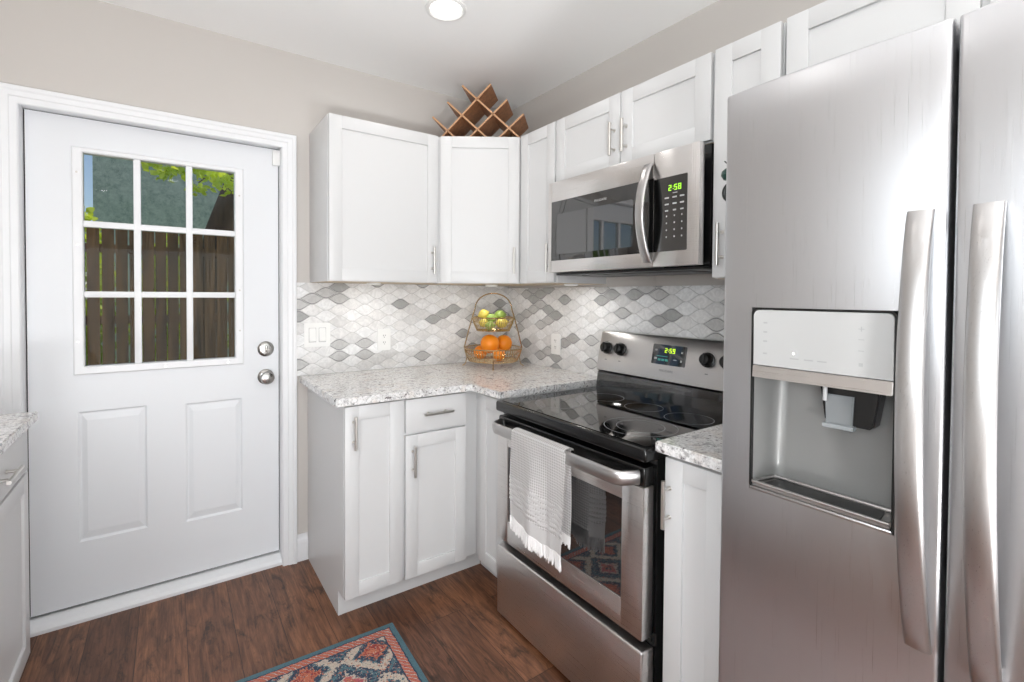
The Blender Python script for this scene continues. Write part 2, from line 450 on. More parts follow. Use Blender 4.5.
bm = B(); box(bm, GX0+3, GX1-3, YR-3.1, YR-2.9, 4, GZ-4); obj('pane', bm, 'window_glass', wn, smooth=False)

# baseboards
def baseboard(name, x0, x1, y0, y1, axis):
    prof = [(0, 0), (.62, 0), (.62, 3.6), (.5, 4.2), (.28, 4.6), (.2, 5.2), (0, 5.2)]
    bm = B()
    if axis == 'x': prism(bm, [(-a, z) for a, z in prof], x0, x1, 'yz')
    else: prism(bm, [(-a, z) for a, z in prof], y0, y1, 'xz')
    return struct(name, bm, 'trim_white')
baseboard('baseboard_back', -51.0, -48.75, 0, 0, 'x')

# ------------------------------------------------------------------ exterior door
SX0, SX1, SZ0, SZ1, SY = -89.3, -53.6, 2.0, 80.2, 2.2
bm = B(); box(bm, SX0, SX1, SY+.1, SY+1.75, SZ0, SZ1)                    # replaced below by a slab with holes
bm.free(); bm = B()
WX0, WX1, DW0, DW1 = -83.0, -60.6, 40.0, 75.1
pan = [(-83.5, -74.5, 12.1, 33.2), (-68.95, -59.95, 11.6, 32.8)]
xs = sorted({SX0, SX1, WX0, WX1, pan[0][0], pan[0][1], pan[1][0], pan[1][1]}); zs = sorted({SZ0, SZ1, DW0, DW1, 12.1, 33.2, 11.6, 32.8})
holes = [(WX0, WX1, DW0, DW1)]+pan
vd = {}
def gv(x, z):
    if (x, z) not in vd: vd[(x, z)] = bm.verts.new((x, SY, z))
    return vd[(x, z)]
for a, b in zip(xs, xs[1:]):
    for c, d in zip(zs, zs[1:]):
        mx, mz = (a+b)/2, (c+d)/2
        if any(h[0] < mx < h[1] and h[2] < mz < h[3] for h in holes): continue
        bm.faces.new((gv(a, c), gv(b, c), gv(b, d), gv(a, d)))
def ring(r0, y0, r1, y1):
    p0 = [(r0[0], r0[2]), (r0[1], r0[2]), (r0[1], r0[3]), (r0[0], r0[3])]; p1 = [(r1[0], r1[2]), (r1[1], r1[2]), (r1[1], r1[3]), (r1[0], r1[3])]
    for i in range(4):
        j = (i+1) % 4
        bm.faces.new([bm.verts.new((p0[i][0], y0, p0[i][1])), bm.verts.new((p0[j][0], y0, p0[j][1])), bm.verts.new((p1[j][0], y1, p1[j][1])), bm.verts.new((p1[i][0], y1, p1[i][1]))])
for h in pan:
    ins = lambda k, kz=None: (h[0]+k, h[1]-k, h[2]+(kz or k), h[3]-(kz or k))
    ring(ins(0), SY, ins(.3), SY+.28); ring(ins(.3), SY+.28, ins(.45), SY+.28); ring(ins(.45), SY+.28, ins(1.15, 1.5), SY+.03)
    a = ins(1.15, 1.5); bm.faces.new([bm.verts.new((x, SY+.03, z)) for x, z in ((a[0], a[2]), (a[1], a[2]), (a[1], a[3]), (a[0], a[3]))])
ring((WX0, WX1, DW0, DW1), SY, (WX0, WX1, DW0, DW1), SY+1.75)
ring((SX0, SX1, SZ0, SZ1), SY, (SX0, SX1, SZ0, SZ1), SY+1.75)
for x0, x1, z0, z1 in ((SX0, WX0, SZ0, SZ1), (WX1, SX1, SZ0, SZ1), (WX0, WX1, SZ0, DW0), (WX0, WX1, DW1, SZ1)):
    bm.faces.new([bm.verts.new((x, SY+1.75, z)) for x, z in ((x0, z0), (x1, z0), (x1, z1), (x0, z1))])
bmesh.ops.remove_doubles(bm, verts=bm.verts, dist=.001)
door = struct('door_1', bm, 'door_white', loc=(-71.4, SY, SZ0))
# window frame of the door
FX0, FX1, FZ0, FZ1 = -83.95, -59.65, 39.2, 75.55
OX0, OX1, OZ0, OZ1 = -82.55, -61.1, 40.5, 74.75
bm = B(); 
def mitred(bm, o, i, y0, y1, b=.18):
    for k in range(4):
        P = [(o[0], o[2]), (o[1], o[2]), (o[1], o[3]), (o[0], o[3])]; Q = [(i[0], i[2]), (i[1], i[2]), (i[1], i[3]), (i[0], i[3])]
        j = (k+1) % 4
        cx, cz = (o[0]+o[1])/2, (o[2]+o[3])/2
        sh = lambda p_, t: (p_[0]+(cx-p_[0])*t/abs(cx-p_[0]), p_[1]+(cz-p_[1])*t/abs(cz-p_[1]))
        A0, A1 = sh(P[k], b), sh(P[j], b); I0, I1 = sh(Q[k], -b), sh(Q[j], -b)
        V = lambda p_, y: bm.verts.new((p_[0], y, p_[1]))
        r_ = [(P[k], P[j], y1), (P[k], P[j], y0+b), (A0, A1, y0), (I0, I1, y0), (Q[k], Q[j], y0+b), (Q[k], Q[j], y1)]
        rows = [(V(a, y), V(c, y)) for a, c, y in r_]
        for (a, b_), (c, d) in zip(rows, rows[1:]): bm.faces.new((a, b_, d, c))
mitred(bm, (FX0, FX1, FZ0, FZ1), (OX0, OX1, OZ0, OZ1), SY-.45, SY+1.2)
fr_ = obj('window_frame', bm, 'trim_white', door)
bm = B()
for x in (-75.6, -68.2): box(bm, x-.5, x+.5, SY-.2, SY+1.0, OZ0, OZ1, .1)
for z in (52.1, 63.45): box(bm, OX0, OX1, SY-.17, SY+.98, z-.5, z+.5, .1)
obj('muntin', bm, 'trim_white', fr_)
for x0, x1 in ((OX0, -76.1), (-75.1, -68.7), (-67.7, OX1)):
    for z0, z1 in ((OZ0, 51.6), (52.6, 62.95), (63.95, OZ1)):
        bm = B(); box(bm, x0-.1, x1+.1, SY+.5, SY+.62, z0-.1, z1+.1); obj('pane', bm, 'window_glass', door, smooth=False)
for x, z in ((-83.3, 44.5), (-71.8, 39.75), (-62.3, 39.75), (-60.35, 45.5), (-60.35, 53.0), (-83.3, 71.5), (-60.35, 70.5), (-83.3, 60)):
    bm = B(); lathe(bm, [(.16, 0), (.16, .06)], (x, SY-.44, z), '-y', 10); obj('screw', bm, 'nickel', door)
# locks
bm = B(); lathe(bm, [(1.45, 0), (1.45, .2), (1.2, .45), (.95, .5)], (-55.9, SY, 41.8), '-y', 32)
db = obj('deadbolt', bm, 'nickel_lock', door)
bm = B(); box(bm, -56.05, -55.75, SY-1.25, SY-.45, 41.3, 42.5, .12); obj('thumb_turn', bm, 'nickel_lock', db)
bm = B(); lathe(bm, [(1.45, 0), (1.45, .15), (1.2, .35), (.55, .5), (.5, 1.0), (.7, 1.25), (1.15, 1.6), (1.25, 1.95), (1.05, 2.25), (.5, 2.4)], (-55.9, SY, 36.45), '-y', 32)
obj('door_knob', bm, 'nickel_lock', door)
bm = B(); box(bm, -54.7, -53.25, SY-.9, SY, 77.0, 79.9, .12); obj('latch_guard', bm, 'plastic_white', door)
for a in ((SX0-.17, SX0+.0, SY+.3, SY+1.6, SZ0, SZ1), (SX1, SX1+.13, SY+.3, SY+1.6, SZ0, SZ1), (SX0, SX1, SY+.3, SY+1.6, SZ1, SZ1+.14), (SX0, SX1, SY+.3, SY+1.6, SZ0-.2, SZ0)):
    bm = B(); box(bm, *a); obj('gap_shade', bm, 'black_gap', door, smooth=False)  # black strips that paint the shade in the gaps round the door
# jamb, stop, casing, threshold
bm = B()
box(bm, DX0, SX0-.18, .0, 5, 0, DZT); box(bm, SX1+.14, DX1, .0, 5, 0, DZT); box(bm, DX0, DX1, 0, 5, SZ1+.15, DZT)
struct('trim_1', bm, 'trim_white')
def casing(bm):
    # casing profile swept round the opening with mitred corners: (offset outward, y)
    prof = [(0, 0), (0, -.5), (.15, -.62), (.9, -.62), (1.05, -.78), (1.7, -.82), (1.95, -.98), (2.45, -.98), (2.55, -.85), (2.55, 0)]
    x0, x1, zt = DX0+.4, DX1-.4, DZT-.5
    path = lambda k: [(x0-k, 0), (x0-k, zt+k), (x1+k, zt+k), (x1+k, 0)]
    rows = [[bm.verts.new((px, y, pz)) for px, pz in path(k)] for k, y in prof]
    for a, b in zip(rows, rows[1:]):
        for i in range(3): bm.faces.new((a[i], a[i+1], b[i+1], b[i]))
    bm.faces.new([r[0] for r in rows]); bm.faces.new([r[3] for r in rows])
bm = B(); casing(bm); struct('trim_2', bm, 'trim_white')
bm = B(); prism(bm, [(.1, 0), (.1, .5), (.6, 1.0), (2.0, 1.5), (4.6, 1.75), (4.6, 0)], DX0+.1, DX1-.1, 'yz'); struct('trim_3', bm, 'trim_white')

# ------------------------------------------------------------------ mosaic backsplash: ogee leaf tiles
def leaf_tiles(name, fr, u0, u1, z0, z1, seed, v=-.32):
    r_ = random.Random(seed); a, b = 2.66, 1.17; gap = .1; bm = B()
    K = 10
    i0, i1 = int(u0/a)-2, int(u1/a)+2; k0, k1 = int(z0/b)-2, int(z1/b)+2
    tone = {}
    def pick():
        x = r_.random()
        return 1 if x < .33 else 2 if x < .62 else 3 if x < .80 else 4 if x < .93 else 5
    for i in range(i0, i1+1):
        for k in range(k0, k1+1):
            if (i+k) % 2: continue
            cu, cz = i*a, k*b
            # runs of grey along the diagonals, as in the mosaic sheets
            t = pick()
            pv = tone.get((i-1, k-1)) or tone.get((i-1, k+1))
            if pv in (4, 5) and r_.random() < .2: t = pv
            tone[(i, k)] = t
            top, bot = [], []
            for q in range(-K, K+1):
                f = q/K; hgt = b*(1+math.cos(PI*f))/2-gap*.75
                if hgt <= .03: continue
                top.append((cu+f*a, cz+hgt)); bot.append((cu+f*a, cz-hgt))
            poly = bot+top[::-1]
            tl = (r_.uniform(-.012, .012), r_.uniform(-.012, .012))
            fv = [bm.verts.new((x, v-tl[0]*(x-cu)-tl[1]*(z-cz), z)) for x, z in poly]
            cx = lambda x, z: (cu+(x-cu)*1.006, cz+(z-cz)*1.05)
            bv = [bm.verts.new((cx(x, z)[0], v+.07, cx(x, z)[1])) for x, z in poly]
            iv = [bm.verts.new((cu+(x-cu)*.95, v-.03-tl[0]*(x-cu)-tl[1]*(z-cz), cz+(z-cz)*.86)) for x, z in poly]
            fs = [bm.faces.new(iv)]
            for q in range(len(poly)):
                j = (q+1) % len(poly); rf = bm.faces.new((fv[q], fv[j], iv[j], iv[q])); rf.material_index = 6 if t >= 4 else t
            for q in range(len(poly)): fs.append(bm.faces.new((fv[q], bv[q], bv[(q+1) % len(poly)], fv[(q+1) % len(poly)])))
            for f_ in fs: f_.material_index = t
    for co, no in (((u0, 0, 0), (-1, 0, 0)), ((u1, 0, 0), (1, 0, 0)), ((0, 0, z0), (0, 0, -1)), ((0, 0, z1), (0, 0, 1))):
        bmesh.ops.bisect_plane(bm, geom=bm.verts[:]+bm.edges[:]+bm.faces[:], plane_co=co, plane_no=no, clear_outer=True)
    box(bm, u0, u1, v+.05, -.002, z0, z1)
    return struct(name, bm, ['leaf_tile_grout', 'tile_white', 'tile_cream', 'tile_pale', 'tile_grey', 'tile_dark', 'tile_rim'], fr=fr, smooth=False)
leaf_tiles('wall_back_tile', FA, -50.9, -.3, 36.4, 54.6, 3)
leaf_tiles('wall_right_tile', FB, 0, 74, 36.0, 54.15, 12)

# ------------------------------------------------------------------ cabinets
def shaker(bm, u0, u1, z0, z1, v, t=.75, rail=2.2, stile=2.2):
    """frame and recessed panel; front face at v, back at v+t"""
    box(bm, u0+.3, u1-.3, v+.32, v+t, z0+.3, z1-.3)
    e = .05
    box(bm, u0, u0+stile, v, v+t-.01, z0, z1, e); box(bm, u1-stile, u1, v, v+t-.01, z0, z1, e)
    box(bm, u0+stile-.02, u1-stile+.02, v+.004, v+t-.01, z0, z0+rail, e); box(bm, u0+stile-.02, u1-stile+.02, v+.004, v+t-.01, z1-rail, z1, e)
def bar_handle(parent, fr, u, z, v, length, horiz=False, name='handle'):
    """round bar pull on two posts; v is the door face"""
    bm = B(); o = 1.15; r = .235
    d = Vector((1, 0, 0)) if horiz else Vector((0, 0, 1)); c = Vector((u, v-o, z))
    tube(bm, [c-d*length/2, c+d*length/2], r, 12)
    for s in (-1, 1):
        p_ = c+d*s*length*.3
        tube(bm, [p_, p_+Vector((0, o, 0))], .17, 10); tube(bm, [p_+Vector((0, o-.08, 0)), p_+Vector((0, o, 0))], .26, 12)
    return obj(name, bm, 'nickel', parent, fr)
def cab_door(parent, fr, u0, u1, z0, z1, v, hu=None, hz=None, hl=6.2, rail=2.2):
    bm = B(); shaker(bm, u0, u1, z0, z1, v, rail=rail); d = obj('door', bm, 'cabinet_white', parent, fr)
    if hu is not None: bar_handle(d, fr, hu, hz, v, hl)
    return d
ZB, ZT = 54.7, 83.7
def upper(fr, u0, u1, z0, z1, label, depth=12.8, poly=None):
    c = fr @ Vector(((u0+u1)/2, -depth/2, z0))
    t = thing('upper_cabinet', c, label, 'cabinet', 'upper cabinets on both walls')
    bm = B()
    if poly: prism(bm, poly, z0, z1)
    else: box(bm, u0, u1, -depth, -.02, z0, z1, .03)
    obj('body', bm, 'cabinet_white', t, FA if poly else fr)
    # raw wood underside
    bm = B()
    if poly:
        cx = sum(p_[0] for p_ in poly)/len(poly); cy = sum(p_[1] for p_ in poly)/len(poly)
        prism(bm, [(x+(cx-x)*.06, y+(cy-y)*.06) for x, y in poly], z0-.07, z0+.02)
    else: box(bm, u0+.3, u1-.3, -depth+.2, -.4, z0-.07, z0+.02)
    obj('underside', bm, 'cabinet_inside', t, FA if poly else fr)
    return t
DF = -13.59
t = upper(FA, -48.3, -26.95, ZB, ZT, 'wide white upper cabinet next to the exterior door, above the switch plate')
cab_door(t, FA, -48.2, -27.1, ZB+.1, ZT-.05, DF, -28.35, 59.1, 5.2)
# corner cabinet with its angled front
P0, P1 = Vector((-26.9, -12.8, 0)), Vector((-12.8, -21.95, 0))
t = upper(FA, -26.9, 0, ZB, ZT, 'angled white corner upper cabinet beneath the wooden wine rack', poly=[(-26.9, -.02), (-26.9, -12.8), (-12.8, -21.95), (-.02, -21.95), (-.02, -.02)])
FD = frame((P0.x, P0.y, 0), (P1-P0)); Ld = (P1-P0).length
cab_door(t, FD, .75, Ld-.45, ZB+.1, ZT-.05, -.78, Ld-1.5, 59.2, 5.2)
t = upper(FB, 22.05, 32.85, ZB, ZT, 'narrow white upper cabinet between the corner cabinet and the microwave')
cab_door(t, FB, 22.75, 32.7, ZB+.1, ZT-.05, DF, 31.9, 59.2, 5.2)
t = upper(FB, 33.0, 62.6, 72.4, ZT, 'short two-door white upper cabinet directly above the microwave')
cab_door(t, FB, 33.1, 47.65, 72.5, ZT-.05, DF, 46.6, 76.6, 5.0); cab_door(t, FB, 47.85, 62.5, 72.5, ZT-.05, DF, 48.95, 76.6, 5.0)
t = upper(FB, 62.95, 71.0, ZB, ZT, 'narrow white upper cabinet between the microwave and the refrigerator')
cab_door(t, FB, 63.05, 70.9, ZB+.1, ZT-.05, DF, 64.35, 58.9, 5.2, 2.2)
t = upper(FB, 71.4, 103.5, 71.0, ZT, 'wide white upper cabinet above the refrigerator')
cab_door(t, FB, 71.5, 87.0, 71.1, ZT-.05, DF); cab_door(t, FB, 87.6, 103.3, 71.1, ZT-.05, DF)

def base(fr, u0, u1, top, label, front=-23.35, back=-.05, toe=-20.6, foot=True, side='', name='base_cabinet', toe_u=None):
    t = thing(name, fr @ Vector(((u0+u1)/2, front/2, 0)), label, 'cabinet', 'base cabinets')
    bm = B(); box(bm, u0+(.7 if side == 'L' else 0), u1, front, back, 4.2, top, .03)
    if side == 'L': prism(bm, [(back, 0), (toe, 0), (toe, 4.2), (front, 4.2), (front, top), (back, top)], u0, u0+.7, 'yz')
    obj('body', bm, 'cabinet_white', t, fr)
    bm = B(); box(bm, *(toe_u or (u0+(.7 if side == 'L' else 0), u1)), toe+.05, toe+.8, 0, 4.2); obj('toe_kick', bm, 'cabinet_white', t, fr)
    return t
CT = 35.1
F1 = -24.1
t = base(FA, -48.7, -38.85, CT, 'narrow white base cabinet with one tall door, at the counter end by the exterior door', side='L')
cab_door(t, FA, -48.65, -39.05, 4.3, 34.75, F1, -47.3, 30.7, 5.2)
t = base(FA, -38.75, -24.0, CT, 'white base cabinet with a drawer over its door, beside the counter inside corner', toe_u=(-38.85, -21.25))
cab_door(t, FA, -38.45, -26.65, 4.2, 28.6, F1, -37.2, 24.3, 5.2)
bm = B(); box(bm, -38.45, -26.65, F1, F1+.75, 29.1, 34.7, .06); d = obj('drawer', bm, 'cabinet_white', t, FA)
bar_handle(d, FA, -32.7, 32.0, F1, 5.6, True)
t = base(FB, 23.3, 33.4, CT, 'narrow white base cabinet with one door, tucked between the inside corner and the range', front=-24.0, toe=-21.2, toe_u=(20.6, 33.4))
cab_door(t, FB, 25.4, 33.2, 4.2, 34.5, -24.75)
t = base(FB, 64.45, 71.9, 34.7, 'narrow white base cabinet with one door between the range and the refrigerator', front=-24.0, toe=-21.2)
cab_door(t, FB, 64.55, 71.75, 4.2, 34.2, -24.75, 65.15, 29.2, 5.4)
# cabinet run at the left edge of the picture, it faces the range
FL = Matrix(((0, -1, 0, -86.9), (1, 0, 0, 0), (0, 0, 1, 0), (0, 0, 0, 1)))      # u = y, v = -x measured from the face
t = base(FL, -47, -11.3, CT, 'white base cabinet with a drawer over its door, opposite the range', front=.75, back=24.5, toe=3.6)
for a, b, hh in ((-28.9, -11.5, True), (-46.8, -29.1, False)):
    bm = B(); box(bm, a, b, 0, .75, 29.0, 34.7, .06); d = obj('drawer', bm, 'cabinet_white', t, FL)
    bar_handle(d, FL, (a+b)/2-(3.2 if hh else 0), 31.7, 0, 5.8, True)
    bm = B(); shaker(bm, a, b, 4.2, 28.6, 0); obj('door', bm, 'cabinet_white', t, FL)

def counter(pts, z1, label, th=1.25):
    bm = B(); prism(bm, pts, z1-th, z1, 'xy', .12)
    return tag(obj('countertop', bm, 'granite', None, FA, True), label, 'countertop', 'granite countertops')
counter([(-50.3, -.1), (-50.3, -24.95), (-26.0, -24.95), (-26.0, -33.6), (-.4, -33.6), (-.4, -.1)], 36.36, 'L-shaped white and grey speckled granite countertop under the fruit stand')
counter([(-25.6, -63.85), (-25.6, -72.5), (-.4, -72.5), (-.4, -63.85)], 36.0, 'small granite countertop slab between the range and the refrigerator')
counter([(-86.0, -10.6), (-111.6, -10.6), (-111.6, -47.2), (-86.0, -47.2)], 36.36, 'granite countertop on the cabinet run opposite the range')

# ------------------------------------------------------------------ range
R0, R1 = 33.85, 63.6
rg = thing('electric_range', FB @ Vector((48.7, -13, 0)), 'stainless steel electric range with black glass cooktop and a towel on its oven door', 'range')
bm = B(); box(bm, R0+.2, R1-.2, -24.6, -1, 2.2, 33.6, .05); box(bm, R0+1, R1-1, -23, -3, .4, 2.2)
for u in (R0+2, R1-2):
    for v in (-22, -4): lathe(bm, [(.8, 0), (.8, .4)], (u, v, 0), 'z', 12)
obj('body', bm, 'black_enamel', rg, FB)
bm = B()
box(bm, R0, R1, -27.0, -3.6, 33.5, 35.15, .35, 3)
ct = obj('cooktop', bm, 'black_enamel', rg, FB)
bm = B(); prism(bm, rrect(R0+.5, R1-.5, -26.2, -4.6, .5), 35.1, 35.24, 'xy'); obj('glass_top', bm, 'cooktop_glass', ct, FB)
def ring_flat(bm, cu, cv, r, z, w_=.09, seg=56):
    a = [bm.verts.new((cu+math.cos(2*PI*k/seg)*r, cv+math.sin(2*PI*k/seg)*r, z)) for k in range(seg)]
    b = [bm.verts.new((cu+math.cos(2*PI*k/seg)*(r-w_), cv+math.sin(2*PI*k/seg)*(r-w_), z)) for k in range(seg)]
    for k in range(seg): bm.faces.new((a[k], a[(k+1) % seg], b[(k+1) % seg], b[k]))
for cu, cv, rr in ((41.2, -20, (3.6,)), (57.2, -19.9, (4.7, 3.1)), (42.2, -10.2, (3.1,)), (50.4, -10.6, (2.9,)), (58.3, -10.9, (3.3,))):
    bm = B()
    for r in rr: ring_flat(bm, cu, cv, r, 35.25)
    obj('burner_ring', bm, 'burner_ring', ct, FB)
# backguard: black glass below, slanted stainless console above
bm = B(); prism(bm, [(-4.6, 35.0), (-4.3, 38.2), (-1.2, 38.2), (-1.2, 33.0), (-4.6, 33.0)], R0+.95, R1-.35, 'yz', .05)
bg_ = obj('backguard', bm, 'black_glass', rg, FB)
bm = B(); prism(bm, [(-3.9, 38.2), (-4.45, 38.6), (-4.4, 38.9), (-3.05, 45.4), (-2.7, 45.7), (-1.0, 45.7), (-1.0, 38.2)], R0+.8, R1-.15, 'yz', .08)
con = obj('control_console', bm, 'steel_soft', bg_, FB)
kf = lambda z: -4.4+(z-38.9)*1.35/6.5            # face of the console at height z
# a frame lying in the slanted face
sl = math.atan2(1.35, 6.5)
FK = FB @ Matrix.Translation((0, kf(42), 42)) @ Matrix.Rotation(-sl, 4, 'X')
for u in (36.6, 39.8, 56.6, 59.8):
    bm = B(); lathe(bm, [(1.15, 0), (1.15, .25), (.98, .35), (.86, 1.1), (.7, 1.25)], (u, 0, .75), '-y', 28)
    box(bm, u-.17, u+.17, -1.42, -.3, -.15, 1.65, .08)
    obj('knob', bm, 'black_plastic', rg, FK)
    bm = B(); pa = [(u+1.32*math.cos(math.radians(-40+k*13)), -.01, .75+1.32*math.sin(math.radians(-40+k*13))) for k in range(21)]
    tube(bm, pa, .025, 5); obj('dial_marking', bm, 'mark_grey', con, FK)
    bm = B(); box(bm, u-.25, u+.25, -.02, .01, -1.5, -1.32); obj('knob_marking', bm, 'mark_grey', con, FK)
bm = B(); prism(bm, rrect(46.6, 52.9, -.9, 2.4, .15), -.06, .02, 'xz'); dp = obj('display', bm, 'black_glass', con, FK)
bm = B(); digits(bm, '2:59', 50.0, -.07, 1.1, .75); obj('clock_digits', bm, 'digit_yellow', dp, FK)
for a, b, c, d in ((47.1, 47.5, 1.3, 1.6), (52.0, 52.3, 1.2, 1.5), (47.1, 47.6, -.1, .2), (52.0, 52.3, -.2, .15), (50.7, 51.3, 0, .12)):
    bm = B(); box(bm, a, b, -.08, -.05, c, d); obj('panel_marking', bm, 'mark_light', dp, FK)
for a, b, c, d in [(47.8+k*.7, 48.35+k*.7, -.3, .05) for k in range(3)]+[(47.5, 49.6, .4, .52)]:
    bm = B(); box(bm, a, b, -.08, -.05, c, d); obj('icon_marking', bm, 'icon_teal', dp, FK)
text_part('logo', 'FRIGIDAIRE', 'mark_grey', con, FK, 49.6, -.01, -1.9, .52)
# oven door
OF = -26.9
wd = (37.3, 60.2, 16.4, 28.4)
D = (R0+.6, R1-.3, 13.0, 30.6)
bm = B()
box(bm, D[0], wd[0], OF, -25.1, D[2], D[3], .06); box(bm, wd[1], D[1], OF, -25.1, D[2], D[3], .06)
box(bm, wd[0]-.06, wd[1]+.06, OF, -25.1, D[2], wd[2], .06); box(bm, wd[0]-.06, wd[1]+.06, OF, -25.1, wd[3], D[3], .06)
od = obj('oven_door', bm, 'steel', rg, FB)
bm = B(); box(bm, D[0], D[1], OF+.15, -25.0, 30.6, 32.9, .25, 3); box(bm, D[0]+.1, D[1]-.1, -25.1, -24.7, 12.2, 32.5); obj('door_top', bm, 'black_enamel', od, FB)
bm = B(); box(bm, wd[0]-.2, wd[1]+.2, OF+.18, OF+.5, wd[2]-.2, wd[3]+.2); obj('oven_window', bm, 'smoked_glass', od, FB)
def flat_bar(bm, pts, hz, th):
    """flattened bar: pts = (u, v) path, height hz about z, rounded edges"""
    pass
bm = B()
hp = []
for k in range(33):
    s = k/32; u = 35.5+(62.7-35.5)*s
    e = min(s, 1-s)/.055
    v = OF-.1-2.35*(math.sin(min(e, 1)*PI/2)**.8)
    hp.append((u, v))
rows = []
zc, hh = 31.75, .85
prof = [(math.cos(2*PI*q/16), math.sin(2*PI*q/16)) for q in range(16)]
for i, (u, v) in enumerate(hp):
    a = hp[max(i-1, 0)]; b = hp[min(i+1, 32)]; tx, ty = b[0]-a[0], b[1]-a[1]; L_ = math.hypot(tx, ty); nx, ny = -ty/L_, tx/L_
    rows.append([bm.verts.new((u+nx*c_*.34, v+ny*c_*.34, zc+hh*(abs(s_)**.6)*(1 if s_ > 0 else -1))) for c_, s_ in prof])
for a, b in zip(rows, rows[1:]):
    for q in range(16): bm.faces.new((a[q], a[(q+1) % 16], b[(q+1) % 16], b[q]))
bm.faces.new(rows[0]); bm.faces.new(rows[-1][::-1])
obj('handle', bm, 'steel_soft', od, FB)
bm = B(); box(bm, R0+.75, R1-.2, OF-.1, -24.8, .6, 11.75, .25, 3); dr = obj('drawer', bm, 'steel', rg, FB)
bm = B(); box(bm, R0+.5, R1-.1, -24.9, -24.5, 11.8, 13.2); obj('door_gap', bm, 'black_gap', rg, FB)

# ------------------------------------------------------------------ towel over the oven handle
def towel():
    u0, u1 = 42.4, 53.6; NU, NS = 90, 130
    zt = 32.78; vb, vf = OF-1.45, OF-3.15
    Lf, Lb = 12.7, 11.6; arc = 2.2
    tot = Lb+arc+Lf
    bm = B(); grid = []; ends = []
    for j in range(NU+1):
        a = j/NU; row = []
        u = u0+(u1-u0)*a
        for i in range(NS+1):
            s = tot*i/NS
            if s < Lb: z = zt-.2-(Lb-s); v = vb; d = Lb-s; side = -1
            elif s < Lb+arc:
                th = PI*(s-Lb)/arc; z = zt-.2+math.sin(th)*.42; v = (vb+vf)/2+math.cos(th)*(vb-vf)/2; d = 0; side = 0
            else: d = s-Lb-arc; z = zt-.2-d; v = vf; side = 1
            k = min(d/9, 1)
            fold = math.sin(a*2*PI*1.55+.5)*.22+math.sin(a*2*PI*3.6+1.2)*.09
            uu = u+(-.1*k*(1-a)+.3*a if side > 0 else 0)+(.45*math.sin(d*.28)*(a-.5)*k)
            if side > 0:
                v += fold*k*1.35-.3*k+(.42*math.exp(-((a-.68)/.06)**2)*k)
                z -= (.7*math.sin(a*PI)+.75*(1/(1+math.exp(-(a-.56)/.03)))-.35)*k*.9
                # woven stripes: raised ribs near the hem
                for q in range(6):
                    v -= .13*math.exp(-((d-(6.9+.62*q))/.17)**2)
            elif side < 0:
                v += .1*math.sin(a*9)*k; uu += -.45*a-.1
                if v > OF-.55: v = OF-.55
            row.append(bm.verts.new((uu, v, z)))
        grid.append(row); ends.append((row[-1].co.copy(), row[0].co.copy()))
    for a, b in zip(grid, grid[1:]):
        for i in range(NS):
            f_ = bm.faces.new((a[i], a[i+1], b[i+1], b[i])); d = tot*(i+.5)/NS-Lb-arc
            if d > 10.6 or any(abs(d-(6.9+.62*q)) < .2 for q in range(6)): f_.material_index = 1
    bmesh.ops.solidify(bm, geom=bm.faces[:], thickness=.13)
    o = tag(obj('kitchen_towel', bm, ['towel_cotton', 'towel_plain'], None, FB), 'white waffle-weave kitchen towel with fringe hung over the oven door handle', 'towel')
    r_ = random.Random(5)
    for end in (0, 1):
        bm = B()
        for j in range(0, NU+1):
            p_ = ends[j][end]
            for q in range(2):
                l_ = r_.uniform(1.2, 2.0)*(1 if end == 0 else .9); dx = r_.uniform(-.2, .2); dv = r_.uniform(-.12, .05) if end == 0 else r_.uniform(-.05, .05)
                jx = r_.uniform(-.06, .06)
                tube(bm, [(p_.x+jx, p_.y-.02, p_.z+.12), (p_.x+jx+dx*.4, p_.y+dv*.6, p_.z-l_*.5), (p_.x+jx+dx, p_.y+dv, p_.z-l_)], [.06, .075, .05], 5)
        obj('fringe', bm, 'towel_plain', o, FB)
towel()

